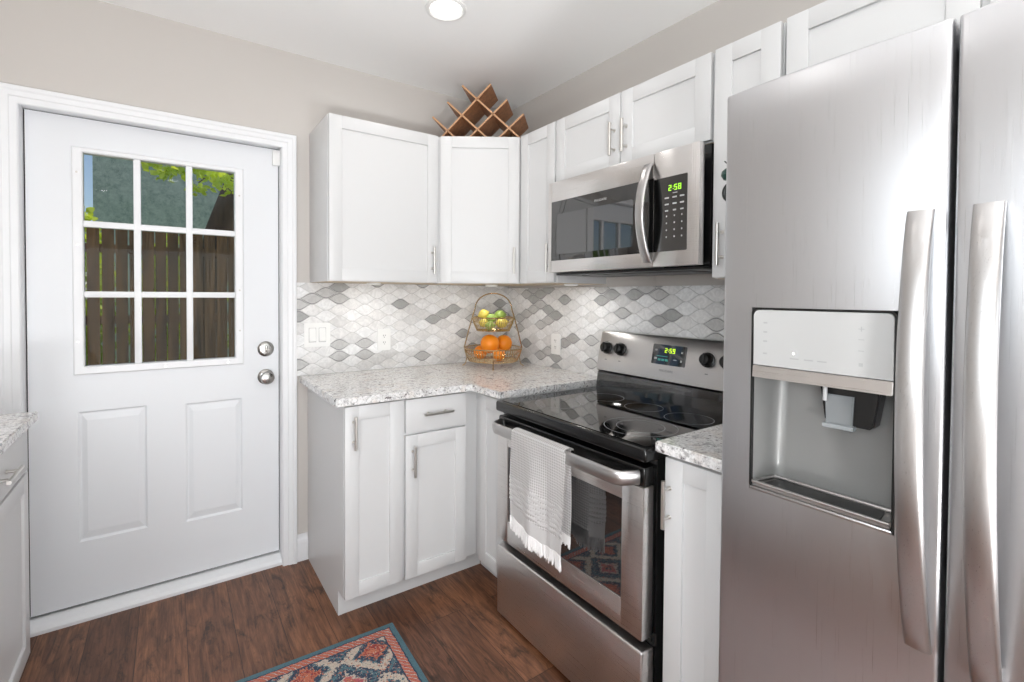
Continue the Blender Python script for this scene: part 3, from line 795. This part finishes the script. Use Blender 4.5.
# ------------------------------------------------------------------ refrigerator
f0, f1, fg0, fg1 = 74.4, 107.4, 89.05, 89.3
FV = -30.7
fr_t = thing('refrigerator', FB @ Vector((91, -15, 0)), 'large stainless steel side-by-side refrigerator with an ice and water dispenser', 'refrigerator')
bm = B(); box(bm, f0+.1, f1-.1, -27.0, -2.0, 1.0, 68.9, .1)
for u in (f0+3, f1-3):
    for v in (-24, -5): lathe(bm, [(1, 0), (1, 1.1)], (u, v, 0), 'z', 12)
obj('body', bm, 'black_enamel', fr_t, FB)
def fridge_door(name, a, b, hole=None, z0=3.0, z1=69.95):
    bm = B(); er = .25
    def prof(t_, lo, hi):          # rounding of the edges
        d = min(t_-lo, hi-t_)
        return er-math.sqrt(max(er*er-(er-d)**2, 0)) if d < er else 0
    def lines(lo, hi, extra, k):
        L_ = [lo+er*(1-math.cos(PI/2*q/6)) for q in range(7)]; L_ += [hi-er*(1-math.cos(PI/2*q/6)) for q in range(7)]
        L_ += [lo+(hi-lo)*q/k for q in range(1, k)]; L_ += extra
        L_ = sorted(L_); out = [L_[0]]
        for x in L_[1:]:
            if x-out[-1] > 1e-4: out.append(x)
        return out
    us = lines(a, b, [hole[0], hole[1]] if hole else [], 20); zs_ = lines(z0, z1, [hole[2], hole[3]] if hole else [], 24)
    def V(u, z):
        t_ = (u-a)/(b-a); bow = .38*(1-(2*t_-1)**2)
        return FV+.2-bow+prof(u, a, b)+prof(z, z0, z1)*.8
    g = {(i, j): bm.verts.new((u, V(u, z), z)) for i, u in enumerate(us) for j, z in enumerate(zs_)}
    for i in range(len(us)-1):
        for j in range(len(zs_)-1):
            if hole and hole[0]-1e-3 <= us[i] and us[i+1] <= hole[1]+1e-3 and hole[2]-1e-3 <= zs_[j] and zs_[j+1] <= hole[3]+1e-3: continue
            bm.faces.new((g[i, j], g[i+1, j], g[i+1, j+1], g[i, j+1]))
    bm.verts.ensure_lookup_table()
    bnd = [e for e in bm.edges if e.is_boundary]
    r_ = bmesh.ops.extrude_edge_only(bm, edges=bnd)
    for e in r_['geom']:
        if isinstance(e, bmesh.types.BMVert): e.co.y = -27.2
    for v in list(bm.verts): pass
    box(bm, a+.25, b-.25, -27.25, -27.15, z0+.2, z1-.2) if not hole else None
    o = obj(name, bm, 'steel_fridge', fr_t, FB)
    bm = B(); box(bm, a+.1, b-.1, -27.35, -26.9, z0+.1, z1-.1); obj('gasket', bm, 'black_gap', o, FB) if not hole else bm.free()
    return o
HO = (77.05, 86.75, 36.3, 51.5)
fz = fridge_door('freezer_door', f0, fg0, HO); fd = fridge_door('fridge_door', fg1, f1)
bm = B(); box(bm, fg0-.6, fg1+.6, -27.3, -26.9, 3, 69.2); box(bm, f0+.1, fg0, -27.3, -26.8, 3.1, HO[2]-.5); box(bm, f0+.1, fg0, -27.3, -26.8, HO[3]+.2, 69.2); obj('gasket', bm, 'black_gap', fz, FB)
# handles: flat bowed bars
def fridge_handle(parent, uc, za, zb, du=0):
    bm = B(); rows = []; K = 36
    for k in range(K+1):
        s = k/K; z = za+(zb-za)*s; bow = math.sin(PI*s)**.8 if 0 < s < 1 else 0
        v = FV-.1-2.1*bow; wv = .69
        th = .26
        row = []
        for q in range(20):
            c_, s_ = math.cos(2*PI*q/20), math.sin(2*PI*q/20)
            cu = (abs(c_)**.35)*(1 if c_ > 0 else -1); sv = (abs(s_)**.7)*(1 if s_ > 0 else -1)
            row.append(bm.verts.new((uc+du*s+cu*wv, v-th+sv*th-.10*(1-cu*cu), z)))
        rows.append(row)
    for a, b in zip(rows, rows[1:]):
        for q in range(20): bm.faces.new((a[q], a[(q+1) % 20], b[(q+1) % 20], b[q]))
    bm.faces.new(rows[0]); bm.faces.new(rows[-1][::-1])
    for zz in (za-.75, zb+.75): box(bm, uc+du*(.0 if zz > 40 else 1)-.5, uc+du*(0 if zz > 40 else 1)+.5, FV-.35, FV+.1, zz-.6, zz+.6, .1)
    obj('handle', bm, 'steel_soft', parent, FB)
fridge_handle(fz, 87.85, 58.0, 29.7, .35); fridge_handle(fd, 90.95, 58.0, 29.2, .4)
# dispenser
NV = FV-.12                     # near plane of the dispenser bezel
bm = B()
o_ = rrect(HO[0]+.02, HO[1]-.02, HO[2]+.02, HO[3]-.02, .45); i_ = rrect(HO[0]+.16, HO[1]-.16, HO[2]+.16, HO[3]-.16, .4)
ro = [bm.verts.new((u, NV, z)) for u, z in o_]; ri = [bm.verts.new((u, NV, z)) for u, z in i_]; rb = [bm.verts.new((u, NV+.9, z)) for u, z in i_]; rq = [bm.verts.new((u, NV+.9, z)) for u, z in o_]
n_ = len(o_)
for k in range(n_):
    j = (k+1) % n_
    bm.faces.new((ro[k], ro[j], ri[j], ri[k])); bm.faces.new((ri[k], ri[j], rb[j], rb[k])); bm.faces.new((ro[k], rq[k], rq[j], ro[j]))
dsp_ = None
obj('dispenser_frame', bm, 'black_plastic', fz, FB)
bm = B(); prism(bm, [(HO[0]+.2, 46.75), (HO[1]-.2, 46.75)]+[p_ for p_ in rrect(HO[0]+.2, HO[1]-.2, 46.75, HO[3]-.2, .4) if p_[1] > 49], NV-.02, NV+.8, 'xz', .05)
cp = obj('control_panel', bm, 'panel_grey', fz, FB)
mk = [(78.05, 78.35, z, z+.13) for z in (50.2, 49.45, 48.7, 47.7)]+[(84.55, 84.9, z-.03, z+.03) for z in (49.4, 48.6)]+[(84.6, 84.85, 47.5, 47.75)]+[(u, u+.62, 47.5, 47.6) for u in (80.1, 81.1, 82.0)]
for a, b, c, d in mk:
    bm = B(); box(bm, a, b, NV-.035, NV-.015, c, d); obj('panel_marking', bm, 'mark_faint', cp, FB)
bm = B(); prism(bm, [(84.55, 50.12), (84.69, 50.12), (84.69, 49.98), (84.76, 49.98), (84.76, 50.12), (84.9, 50.12), (84.9, 50.18), (84.76, 50.18), (84.76, 50.32), (84.69, 50.32), (84.69, 50.18), (84.55, 50.18)], NV-.035, NV-.015, 'xz'); obj('plus_marking', bm, 'mark_faint', cp, FB)
bm = B(); box(bm, HO[0]+.1, HO[1]-.1, NV-.06, NV+.5, HO[2]-.02, HO[2]+.28, .1); obj('lower_lip', bm, 'steel_soft', fz, FB)
bm = B(); lathe(bm, [(.09, 0), (.09, .02)], (80.35, NV-.02, 47.95), '-y', 12); obj('indicator_light', bm, 'indicator_white', cp, FB)
bm = B(); prism(bm, [(NV-.12, 45.75), (NV-.02, 46.7), (NV+.8, 46.7), (NV+.8, 45.75)], HO[0]+.18, HO[1]-.18, 'yz', .04); obj('trim_strip', bm, 'steel', fz, FB)
# recess: walls with rounded corners, back, floor tray
bm = B(); zt_, zb_ = 45.75, 36.6; dv = 3.6
def U_at(k_):   # plan outline of the recess, front left -> back -> front right
    pts = [(HO[0]+.2, NV+.25)]
    for q in range(7):
        a = PI-PI/2*q/6; pts.append((HO[0]+1.5+1.0*math.cos(a), NV+dv-1.0+1.0*math.sin(a)))
    for q in range(7):
        a = PI/2-PI/2*q/6; pts.append((HO[1]-1.5+1.0*math.cos(a), NV+dv-1.0+1.0*math.sin(a)))
    pts.append((HO[1]-.2, NV+.25)); return pts
top = [bm.verts.new((u, v, zt_)) for u, v in U_at(0)]; bot = [bm.verts.new((u, v if v < NV+1 else v-.5, zb_)) for u, v in U_at(0)]
for k in range(len(top)-1): bm.faces.new((top[k], top[k+1], bot[k+1], bot[k]))
bm.faces.new(top); bm.faces.new(bot[::-1])
bmesh.ops.solidify(bm, geom=bm.faces[:], thickness=.06)
rec = obj('recess', bm, 'panel_steel' if 'panel_steel' in MATS else 'steel_soft', fz, FB)
bm = B()
ty0, ty1 = NV+.12, NV+dv-.75
pts = [(HO[0]+.25, ty0), (HO[1]-.25, ty0), (HO[1]-.7, ty1), (HO[0]+.7, ty1)]
prism(bm, pts, zb_+.02, zb_+.2, 'xy')
for a, b in zip(pts, pts[1:]+pts[:1]): tube(bm, [(a[0], a[1], zb_+.35), (b[0], b[1], zb_+.35)], .14, 8)
tr = obj('drip_tray', bm, 'steel_soft', fz, FB)
bm = B(); prism(bm, [(HO[0]+.9, ty0+.35), (HO[1]-.9, ty0+.35), (HO[1]-1.2, ty1-.35), (HO[0]+1.2, ty1-.35)], zb_+.2, zb_+.3, 'xy'); obj('tray_grille', bm, 'grille_dark', tr, FB)
bm = B(); prism(bm, [(81.3, 45.7), (85.3, 45.7), (84.9, 42.9), (84.6, 42.6), (82.0, 42.6), (81.7, 42.9)], NV+2.2, NV+dv-.2, 'xz', .1); pd = obj('dispenser_chute', bm, 'black_plastic', fz, FB)
bm = B(); prism(bm, [(81.8, 44.9), (83.7, 44.9), (83.6, 42.5), (81.9, 42.5)], NV+1.9, NV+2.2, 'xz', .08); box(bm, 81.75, 83.8, NV+1.6, NV+2.3, 42.35, 42.7, .08); obj('paddle', bm, 'clear_plastic', pd, FB)
bm = B(); tube(bm, [(81.9, NV+1.7, 45.75), (81.9, NV+1.7, 44.4)], .16, 12); obj('water_nozzle', bm, 'mark_light', pd, FB)

# magnets stuck to the side of the refrigerator
bm = B(); lathe(bm, [(.1, 0), (.55, .12), (.85, .45), (.8, .8), (.5, 1.05), (.12, 1.1)], (-25.2, -71.35, 63.7), 'z', 20)
bmesh.ops.scale(bm, vec=(1, 1, 1), verts=bm.verts)
lathe(bm, [(.3, 0), (.3, .25)], (-25.2, -74.3, 63.9), 'y', 12)
bm.free()
bm = B(); lathe(bm, [(.1, 0), (.5, .12), (.72, .5), (.66, .85), (.42, 1.08), (.1, 1.1)], (-28.6, -73.7, 63.0), 'z', 20)
mg = tag(obj('fridge_magnet', bm, 'magnet_green', None, FA), 'small dark green fruit-shaped magnet on the side of the refrigerator', 'magnet')
bm = B(); tube(bm, [(-28.6, -73.7, 64.0), (-28.7, -73.6, 64.5), (-28.95, -73.4, 64.8)], [.09, .07, .05], 8); obj('stem', bm, 'magnet_black', mg, FA)
bm = B(); pts = [(-28.6, -74.2+.95*math.sin(PI*k/12), 61.95+.95*math.cos(PI*k/12)) for k in range(13)]
tube(bm, pts, [.06+.17*math.sin(PI*k/12) for k in range(13)], 10)
tag(obj('fridge_hook', bm, 'magnet_black', None, FA), 'small black crescent magnet below the green one on the refrigerator side', 'magnet')

# ------------------------------------------------------------------ microwave
m0, m1 = 33.75, 62.62; MV = -15.9; mz0, mz1 = 56.3, 71.95
mw = thing('microwave', FB @ Vector((48, -8, mz0)), 'stainless steel over-the-range microwave above the electric range', 'microwave')
bm = B(); box(bm, m0+.15, m1-.1, -13.2, -.05, mz0, mz1+.2, .05); obj('body', bm, 'black_enamel', mw, FB)
bm = B(); box(bm, m0+.3, m1-.3, -14.2, -.5, mz0-.35, mz0+.02, .05); box(bm, m0+4, m1-4, -11.5, -3, mz0-.45, mz0-.3, .05); obj('vent_base', bm, 'black_plastic', mw, FB)
wx = (34.75, 54.2, 58.45, 68.5)
sx = 55.75
bm = B(); e = .08
box(bm, m0, wx[0], MV, -13.2, mz0+.1, mz1, e); box(bm, wx[0]-.05, sx-.05, MV, -13.2, mz0+.1, wx[2], e); box(bm, wx[0]-.05, sx-.05, MV, -13.2, wx[3], mz1, e); box(bm, wx[1], sx-.05, MV, -13.2, wx[2]-.05, wx[3]+.05, e)
md = obj('oven_door', bm, 'steel', mw, FB)
bm = B(); box(bm, wx[0]-.1, sx-.05, MV-.03, MV+.25, wx[2]-.05, wx[3]+.05, .02); gl = obj('glass', bm, 'black_glass', md, FB)
bm = B(); prism(bm, rrect(wx[0]+1.3, wx[1]-1.9, wx[2]+1.0, wx[3]-2.2, .3), MV-.05, MV+.02, 'xz'); obj('window_screen', bm, 'smoked_glass', md, FB)
text_part('logo', 'FRIGIDAIRE', 'mark_light', gl, FB, 46.0, MV-.03, 67.2, .5)
bm = B()
cpz = (58.4, 68.3); cpu = (56.4, 60.95)
box(bm, sx+.05, m1-.05, MV, -14.7, mz0+.1, mz1, .1)
for u in (61.55, 61.85, 62.2): box(bm, u-.05, u+.05, MV-.05, MV+.1, mz0+.15, mz1-.05, .03)
cb = obj('control_housing', bm, 'steel', mw, FB)
bm = B(); prism(bm, rrect(sx+.1, cpu[1], cpz[0], cpz[1], .15), MV-.04, MV+.1, 'xz'); kp = obj('keypad', bm, 'black_glass', cb, FB)
bm = B(); digits(bm, '2:58', 59.2, MV-.045, 66.4, .75); obj('clock_digits', bm, 'digit_green', kp, FB)
keys = [(58.8, 59.5, 66.0, 66.1)]
for u in (57.9, 59.1, 60.2):
    keys += [(u-.08, u+.08, 60.2+k*.92, 60.4+k*.92) for k in range(4)]
    keys += [(u-q, u+q, 63.7+k*.85, 63.9+k*.85) for k, q in enumerate((.24, .3, .32))]
for a, b, c, d in keys:
    bm = B(); box(bm, a, b, MV-.06, MV-.03, c, d); obj('key_marking', bm, 'mark_light', kp, FB)
# bowed microwave handle
bm = B(); rows = []; K = 30
for k in range(K+1):
    s = k/K; z = 70.6+(57.0-70.6)*s; b_ = math.sin(PI*s)
    v = MV-.15-1.75*b_**.85 if 0 < s < 1 else MV-.05; row = []
    for q in range(18):
        c_, s_ = math.cos(2*PI*q/18), math.sin(2*PI*q/18)
        row.append(bm.verts.new((55.1+.72*(abs(c_)**.5)*(1 if c_ > 0 else -1), v-.2+.3*s_, z)))
    rows.append(row)
for a, b in zip(rows, rows[1:]):
    for q in range(18): bm.faces.new((a[q], a[(q+1) % 18], b[(q+1) % 18], b[q]))
bm.faces.new(rows[0]); bm.faces.new(rows[-1][::-1])
obj('handle', bm, 'steel_soft', md, FB)

# ------------------------------------------------------------------ wall plates
def plate(fr, u, z, w_, h_, label, cat, kind):
    nm = 'light_switch' if kind == 'switch' else 'wall_outlet'
    t = thing(nm, fr @ Vector((u, -.4, z-h_/2)), label, cat, None if kind == 'switch' else 'wall outlets')
    bm = B(); prism(bm, rrect(u-w_/2, u+w_/2, z-h_/2, z+h_/2, .2), -.62, -.36, 'xz', .06); obj('cover_plate', bm, 'plastic_white', t, fr)
    if kind == 'switch':
        for du in (-.95, .95):
            bm = B(); box(bm, u+du-.7, u+du+.7, -.635, -.6, z-1.43, z+1.43); obj('rocker_shade', bm, 'mark_light', t, fr)  # darker plate painting the shade of the gap round each rocker
            bm = B(); prism(bm, [(-.66, z-1.35), (-.9, z-1.2), (-.66, z+1.35), (-.5, z+1.35), (-.5, z-1.35)], u+du-.62, u+du+.62, 'yz', .04); obj('rocker', bm, 'plastic_white', t, fr)
    else:
        bm = B(); prism(bm, rrect(u-.65, u+.65, z-1.32, z+1.32, .15), -.68, -.5, 'xz', .04); ins_ = obj('receptacle', bm, 'plastic_white', t, fr)
        for dz in (-.72, .72):
            for a, b, c, d in ((-.24, -.16, 0, .3), (.16, .24, 0, .3), (-.07, .07, -.3, -.16)):
                bm = B(); box(bm, u+a, u+b, -.7, -.66, z+dz+c, z+dz+d); obj('socket_slot', bm, 'black_gap', ins_, fr)
    return t
plate(FA, -46.95, 44.3, 5.0, 4.7, 'white double light switch on the tiled wall near the exterior door', 'light switch', 'switch')
plate(FA, -33.1, 42.75, 2.85, 4.6, 'white wall outlet on the tile between the switch plate and the fruit stand', 'outlet', 'outlet')
plate(FB, 18.8, 41.65, 2.85, 4.5, 'white wall outlet on the tile between the fruit stand and the range', 'outlet', 'outlet')

# ------------------------------------------------------------------ recessed ceiling lights and puck lights
for lx, ly in LAMPS[:1]:                       # the other lamps are added fill and have no fixture
    t = thing('recessed_light', (lx, ly, H-.5), 'round white recessed ceiling light, lit, in the ceiling before the wine rack', 'ceiling light')
    bm = B(); prof = [(3.3, 0), (3.25, -.3), (2.8, -.42), (2.55, -.25), (2.5, -.02)]; lathe(bm, prof, (lx, ly, H), 'z', 40, False); obj('trim_ring', bm, 'plastic_white', t)
    bm = B(); lathe(bm, [(2.55, -.06), (2.55, -.1)], (lx, ly, H), 'z', 40); obj('diffuser', bm, 'lamp_diffuser', t)
for k, (px, py, lab) in enumerate(((-38.2, -8.2, 'small round puck light under the wide upper cabinet'), (-13.4, -12.4, 'small round puck light under the angled corner cabinet'), (-7.0, -30.3, 'small round puck light under the narrow cabinet beside the microwave'))):
    t = thing('puck_light', (px, py, ZB-.5), lab, 'cabinet light', 'puck lights under the upper cabinets')
    bm = B(); lathe(bm, [(1.35, -.06), (1.35, -.3), (1.1, -.42), (1.05, -.3)], (px, py, ZB), 'z', 28); obj('housing', bm, 'plastic_white', t)
    bm = B(); lathe(bm, [(1.05, -.3), (1.05, -.36)], (px, py, ZB), 'z', 28); obj('lens', bm, 'lamp_diffuser', t)
    light('puck_lamp', 'AREA', (px, py, ZB-.55), (0, 0, 0), .6, 2.0, None, (1, .98, .95), 'DISK')

# ------------------------------------------------------------------ wine rack on the corner cabinet
RO = Vector((-18, -15, 83.72)); FR = frame((RO.x, RO.y, RO.z), (1, -1))
wr = thing('wine_rack', (-15, -12, 83.72), 'walnut lattice wine rack standing on top of the corner cabinet', 'wine rack')
def board(p, q, off=0):
    a, b = Vector((p[0], 0, p[1]-83.72)), Vector((q[0], 0, q[1]-83.72)); d = (b-a).normalized(); nn = Vector((-d.z, 0, d.x)); t_ = .19; dep = 8.0
    bm = B()
    # the far end of each board is cut on the slant
    V = lambda c, s, y: bm.verts.new(c+nn*t_*s+Vector((0, y, 0)))
    lo = [V(a, -1, 0), V(b, -1, 0), V(b, 1, 0), V(a, 1, 0)]; hi = [V(a, -1, dep), V(b, -1, dep), V(b, 1, dep), V(a, 1, dep)]
    ff = bm.faces.new(lo); ff.material_index = 1; bm.faces.new(hi[::-1])
    for k in range(4): bm.faces.new((lo[k], hi[k], hi[(k+1) % 4], lo[(k+1) % 4]))
    for v in bm.verts:
        if v.co.z < 0: v.co.z = 0
    obj('board', bm, ['walnut', 'board_edge'], wr, FR, False)
board((-10.4, 89.6), (-4.2, 83.75)); board((-7.2, 92.45), (2.1, 83.75)); board((-4.05, 95.6), (8.4, 83.75))
board((1.95, 95.45), (-9.9, 83.75)); board((5.35, 92.05), (-3.6, 83.75)); board((8.75, 88.95), (3.0, 83.75))

# ------------------------------------------------------------------ fruit stand and fruit
FC = Vector((-10.76, -9.26, 36.38)); FS = frame((FC.x, FC.y, FC.z), (.829, -.559))      # local: u across the view, v away from it
fs = thing('fruit_stand', FC, 'two-tier gold wire fruit stand with an arched handle in the counter corner', 'fruit stand')
bm = B()
arch = []
pr = [(-6.5, 4.2), (-5.6, 7.8), (-4.75, 11.0)]
arch = pr+[(-3.9*math.cos(PI*k/16)*1.06, 12.9+3.5*math.sin(PI*k/16)) for k in range(0, 17)]+[(-a, b) for a, b in pr[::-1]]
tube(bm, [(u, 0, z) for u, z in arch], .14, 8); obj('handle', bm, 'gold_wire', fs, FS)
def basket(name, rt, rb, zt, zb):
    bm = B(); ringp = lambda r, z, n=40: [(r*math.cos(2*PI*k/n), r*math.sin(2*PI*k/n), z) for k in range(n)]
    tube(bm, ringp(rt, zt), .13, 8, closed=True); tube(bm, ringp(rb, zb), .1, 8, closed=True)
    for f in (.33, .66): tube(bm, ringp(rb+(rt-rb)*f**.7, zb+(zt-zb)*f), .05, 6, closed=True)
    for k in range(60):
        a = 2*PI*k/60; P = lambda r, z: (r*math.cos(a), r*math.sin(a), z)
        tube(bm, [P(rb, zb), P(rb+(rt-rb)*.7, zb+(zt-zb)*.55), P(rt, zt)], .06, 5)
    for k in range(-5, 6):
        y = rb*k/5.6; x = math.sqrt(rb*rb-y*y); tube(bm, [(-x, y, zb), (x, y, zb)], .05, 5); tube(bm, [(y, -x, zb), (y, x, zb)], .05, 5)
    return obj(name, bm, 'gold_wire', fs, FS)
basket('lower_basket', 6.5, 5.5, 4.2, 1.4); basket('upper_basket', 4.75, 3.7, 11.0, 8.1)
for k in range(4):
    a = [PI, 0, -PI/2, PI/2][k]; bm = B(); c_, s_ = math.cos(a), math.sin(a)
    tube(bm, [(6.5*c_, 6.5*s_, 4.2), (5.9*c_, 5.9*s_, 2.0), (6.2*c_, 6.2*s_, .6), (6.9*c_, 6.9*s_, .12)], .12, 8); obj('leg', bm, 'gold_wire', fs, FS)
def fruit(kind, u, v, z, r, label, mt, tilt=(0, 0), cat=None):
    bm = B()
    if kind == 'orange': prof = [(.02, -.96), (.3, -.94), (.62, -.78), (.86, -.48), (.99, -.05), (.95, .32), (.76, .66), (.46, .88), (.16, .955), (.06, .93), (.015, .94)]
    else: prof = [(.02, -1.18), (.14, -1.12), (.26, -1.02), (.5, -.85), (.8, -.5), (.93, 0), (.82, .48), (.52, .84), (.25, 1.03), (.14, 1.16), (.02, 1.22)]
    lathe(bm, [(a*r, b*r) for a, b in prof], (0, 0, 0), 'z', 24)
    bmesh.ops.transform(bm, matrix=Matrix.Translation((u, v, z)) @ Matrix.Rotation(tilt[1], 4, 'Z') @ Matrix.Rotation(tilt[0], 4, 'Y'), verts=bm.verts)
    o = tag(obj(kind, bm, mt, None, FS), label, cat or kind, 'fruit in the two-tier stand')
    bm = B(); p_ = Vector((0, 0, (.95 if kind == 'orange' else 1.2)*r)); M_ = Matrix.Translation((u, v, z)) @ Matrix.Rotation(tilt[1], 4, 'Z') @ Matrix.Rotation(tilt[0], 4, 'Y')
    lathe(bm, [(.13, -.04), (.15, .03), (.05, .07)], p_, 'z', 8); bmesh.ops.transform(bm, matrix=M_, verts=bm.verts); obj('stem', bm, 'bush_green', o, FS)
fruit('orange', -.75, -1.0, 5.1, 2.15, 'large front orange piled highest in the lower tier', 'orange_peel', (.3, .4))
fruit('orange', 2.45, 1.9, 4.95, 1.95, 'orange behind and beside the front one in the lower tier', 'orange_peel', (-.4, 1))
fruit('orange', -2.9, .9, 3.0, 1.55, 'orange low in the lower tier at the end nearest the switch plate', 'orange_peel', (.8, .2))
fruit('orange', 1.3, -3.3, 2.95, 1.35, 'orange low in the lower tier seen through the front wires', 'orange_peel', (.2, 2))
ft = [('lemon', -2.2, -.3, 11.75, 1.15, 'yellow lemon topmost in the upper tier toward the switch plate', (1.2, .2)), ('lemon', -2.1, -1.3, 9.85, 1.1, 'yellow lemon at the front rim of the upper tier, toward the switch plate', (1.5, .5)),
      ('lime', -.45, -1.3, 10.85, 1.12, 'green lime in the middle of the upper tier, lying on top', (1.4, -.3)), ('lime', -.7, -2.5, 9.3, 1.05, 'green lime at the front bottom of the upper tier', (1.5, .1)),
      ('lime', 1.5, .3, 11.5, 1.25, 'green lime topmost in the upper tier toward the range', (1.5, .2)), ('lemon', 1.9, -1.9, 9.9, 1.3, 'yellow lemon at the front rim of the upper tier, toward the range', (1.4, -.4))]
for k_, u, v, z, r, lab, tl in ft: fruit(k_, u, v, z, r, lab, k_, tl)

# ------------------------------------------------------------------ rug
RW, RL = 32, 84
rug_material(RW)
bm = B(); rc = Vector((-42.1, -27.3, 0)); ang = math.radians(-3.0)
box(bm, -RW, 0, -RL, 0, .0, .32, .1)
bmesh.ops.transform(bm, matrix=Matrix.Translation(rc), verts=bm.verts)
o = tag(obj('rug', bm, 'rug_wool', None, FA, True, loc=rc), 'blue and coral patterned runner rug on the wood floor', 'rug')
o.rotation_euler.z = math.radians(-1.8)

# ------------------------------------------------------------------ outside, beyond the door's window
bm = B(); box(bm, -500, 400, 5.2, 700, -10, -6); struct('ground', bm, 'grass')
fe = thing('fence', (-75, 140, -6), 'weathered brown board fence seen through the door window', 'fence')
bm = B(); r_ = random.Random(4); x = -150
while x < 6:
    wd_ = 3.85+r_.uniform(-.15, .15); h_ = 78.6+r_.uniform(-.7, .7); y = 140+r_.uniform(-.15, .15)
    prism(bm, [(x, -5.8), (x+wd_, -5.8), (x+wd_, h_-1), (x+wd_-.8, h_), (x+.8, h_), (x, h_-1)], y, y+.75, 'xz'); x += wd_+.35+(r_.uniform(.1, .45) if r_.random() < .6 else 0)
obj('pickets', bm, 'fence_wood', fe, smooth=False)
for z in (6, 40, 68):
    bm = B(); box(bm, -150, 6, 140.95, 142.4, z, z+3.4, .1); obj('rail', bm, 'fence_wood', fe)
bm = B(); box(bm, -106.5, 120, 250, 420, -6, 230)
hs = tag(obj('house', bm, 'siding', None, FA, False), 'tall pale green weathered house wall rising behind the fence', 'house')
bm = B(); prism(bm, [(-112, 230), (7, 300), (126, 230)], 244, 426, 'xz'); obj('roof', bm, 'bark', hs, smooth=False)
for z in (40, 100):
    bm = B(); box(bm, -18, 18, 248.8, 250.2, z, z+36, .2); obj('window_frame', bm, 'trim_white', hs)
def leaf(bm, c, s, r_):
    d = Vector((r_.gauss(0, 1), r_.gauss(0, 1), r_.gauss(0, .6)-.3)).normalized(); u = d.orthogonal().normalized(); a = r_.uniform(0, 2*PI)
    w_ = (u*math.cos(a)+d.cross(u)*math.sin(a)); p_ = Vector(c); up_ = d.cross(w_)*.12*s
    pts = [p_, p_+d*s*.35+w_*s*.34+up_, p_+d*s*.75+w_*s*.25, p_+d*s, p_+d*s*.75-w_*s*.25, p_+d*s*.35-w_*s*.34+up_]
    bm.faces.new([bm.verts.new(q) for q in pts])
tr_ = thing('tree', (-40, 150, -6), 'leaning tree with bright green leaves over the fence', 'tree')
bm = B(); tube(bm, [(-62, 154, -6), (-58, 152, 40), (-52, 150, 80), (-43, 148, 108), (-30, 146, 150)], [8, 6.8, 6, 5.4, 4.2], 14); obj('trunk', bm, 'bark', tr_)
bm = B(); tube(bm, [(-32, 146, 146), (-45, 130, 120), (-58, 116, 106), (-74, 109, 99)], [2.4, 1.4, .8, .3], 8); tube(bm, [(-52, 122, 112), (-56, 112, 100), (-62, 108, 93)], [.8, .5, .2], 6); obj('branch', bm, 'bark', tr_)
bm = B(); r_ = random.Random(11)
for cx, cz, rr, nn_ in ((-76, 97.5, 3.2, 30), (-71.5, 96, 3.6, 44), (-67, 98, 4, 46), (-62, 98, 4, 46), (-62.5, 91.5, 2.6, 24), (-58, 96.5, 3.5, 40), (-54, 95, 3.5, 40), (-50, 94, 4, 44), (-48, 99, 5, 50), (-60, 103, 7, 90), (-70, 103, 6, 70), (-45, 96, 5, 40)):
    for _ in range(nn_): leaf(bm, (cx+r_.gauss(0, rr*.5), 110+r_.gauss(0, 3), cz+r_.gauss(0, rr*.42)), r_.uniform(2.0, 3.4), r_)
o = obj('foliage', bm, 'leaf_green', tr_, smooth=False)
for (bx, by, bz, rx, rz, nn_, lab) in ((-106, 178, 44, 14, 46, 1500, 'yellow-green bush behind the fence near the sky gap'), (-70, 177, 34, 15, 44, 1400, 'yellow-green bush behind the middle of the fence'), (-30, 182, 36, 15, 44, 1400, 'yellow-green bush behind the fence beside the tree trunk')):
    bm = B(); r_ = random.Random(int(bx*-1))
    for _ in range(nn_):
        a, b = r_.uniform(0, 2*PI), math.acos(r_.uniform(-1, 1)); q = r_.uniform(.75, 1.05)
        leaf(bm, (bx+rx*q*math.sin(b)*math.cos(a), by+rx*.7*q*math.sin(b)*math.sin(a), bz+rz*q*math.cos(b)), r_.uniform(3, 5), r_)
    tag(obj('bush', bm, 'bush_green', None, FA, False), lab, 'bush', 'bushes behind the fence')

for o in bpy.data.objects:
    if '_o' in o: del o['_o']
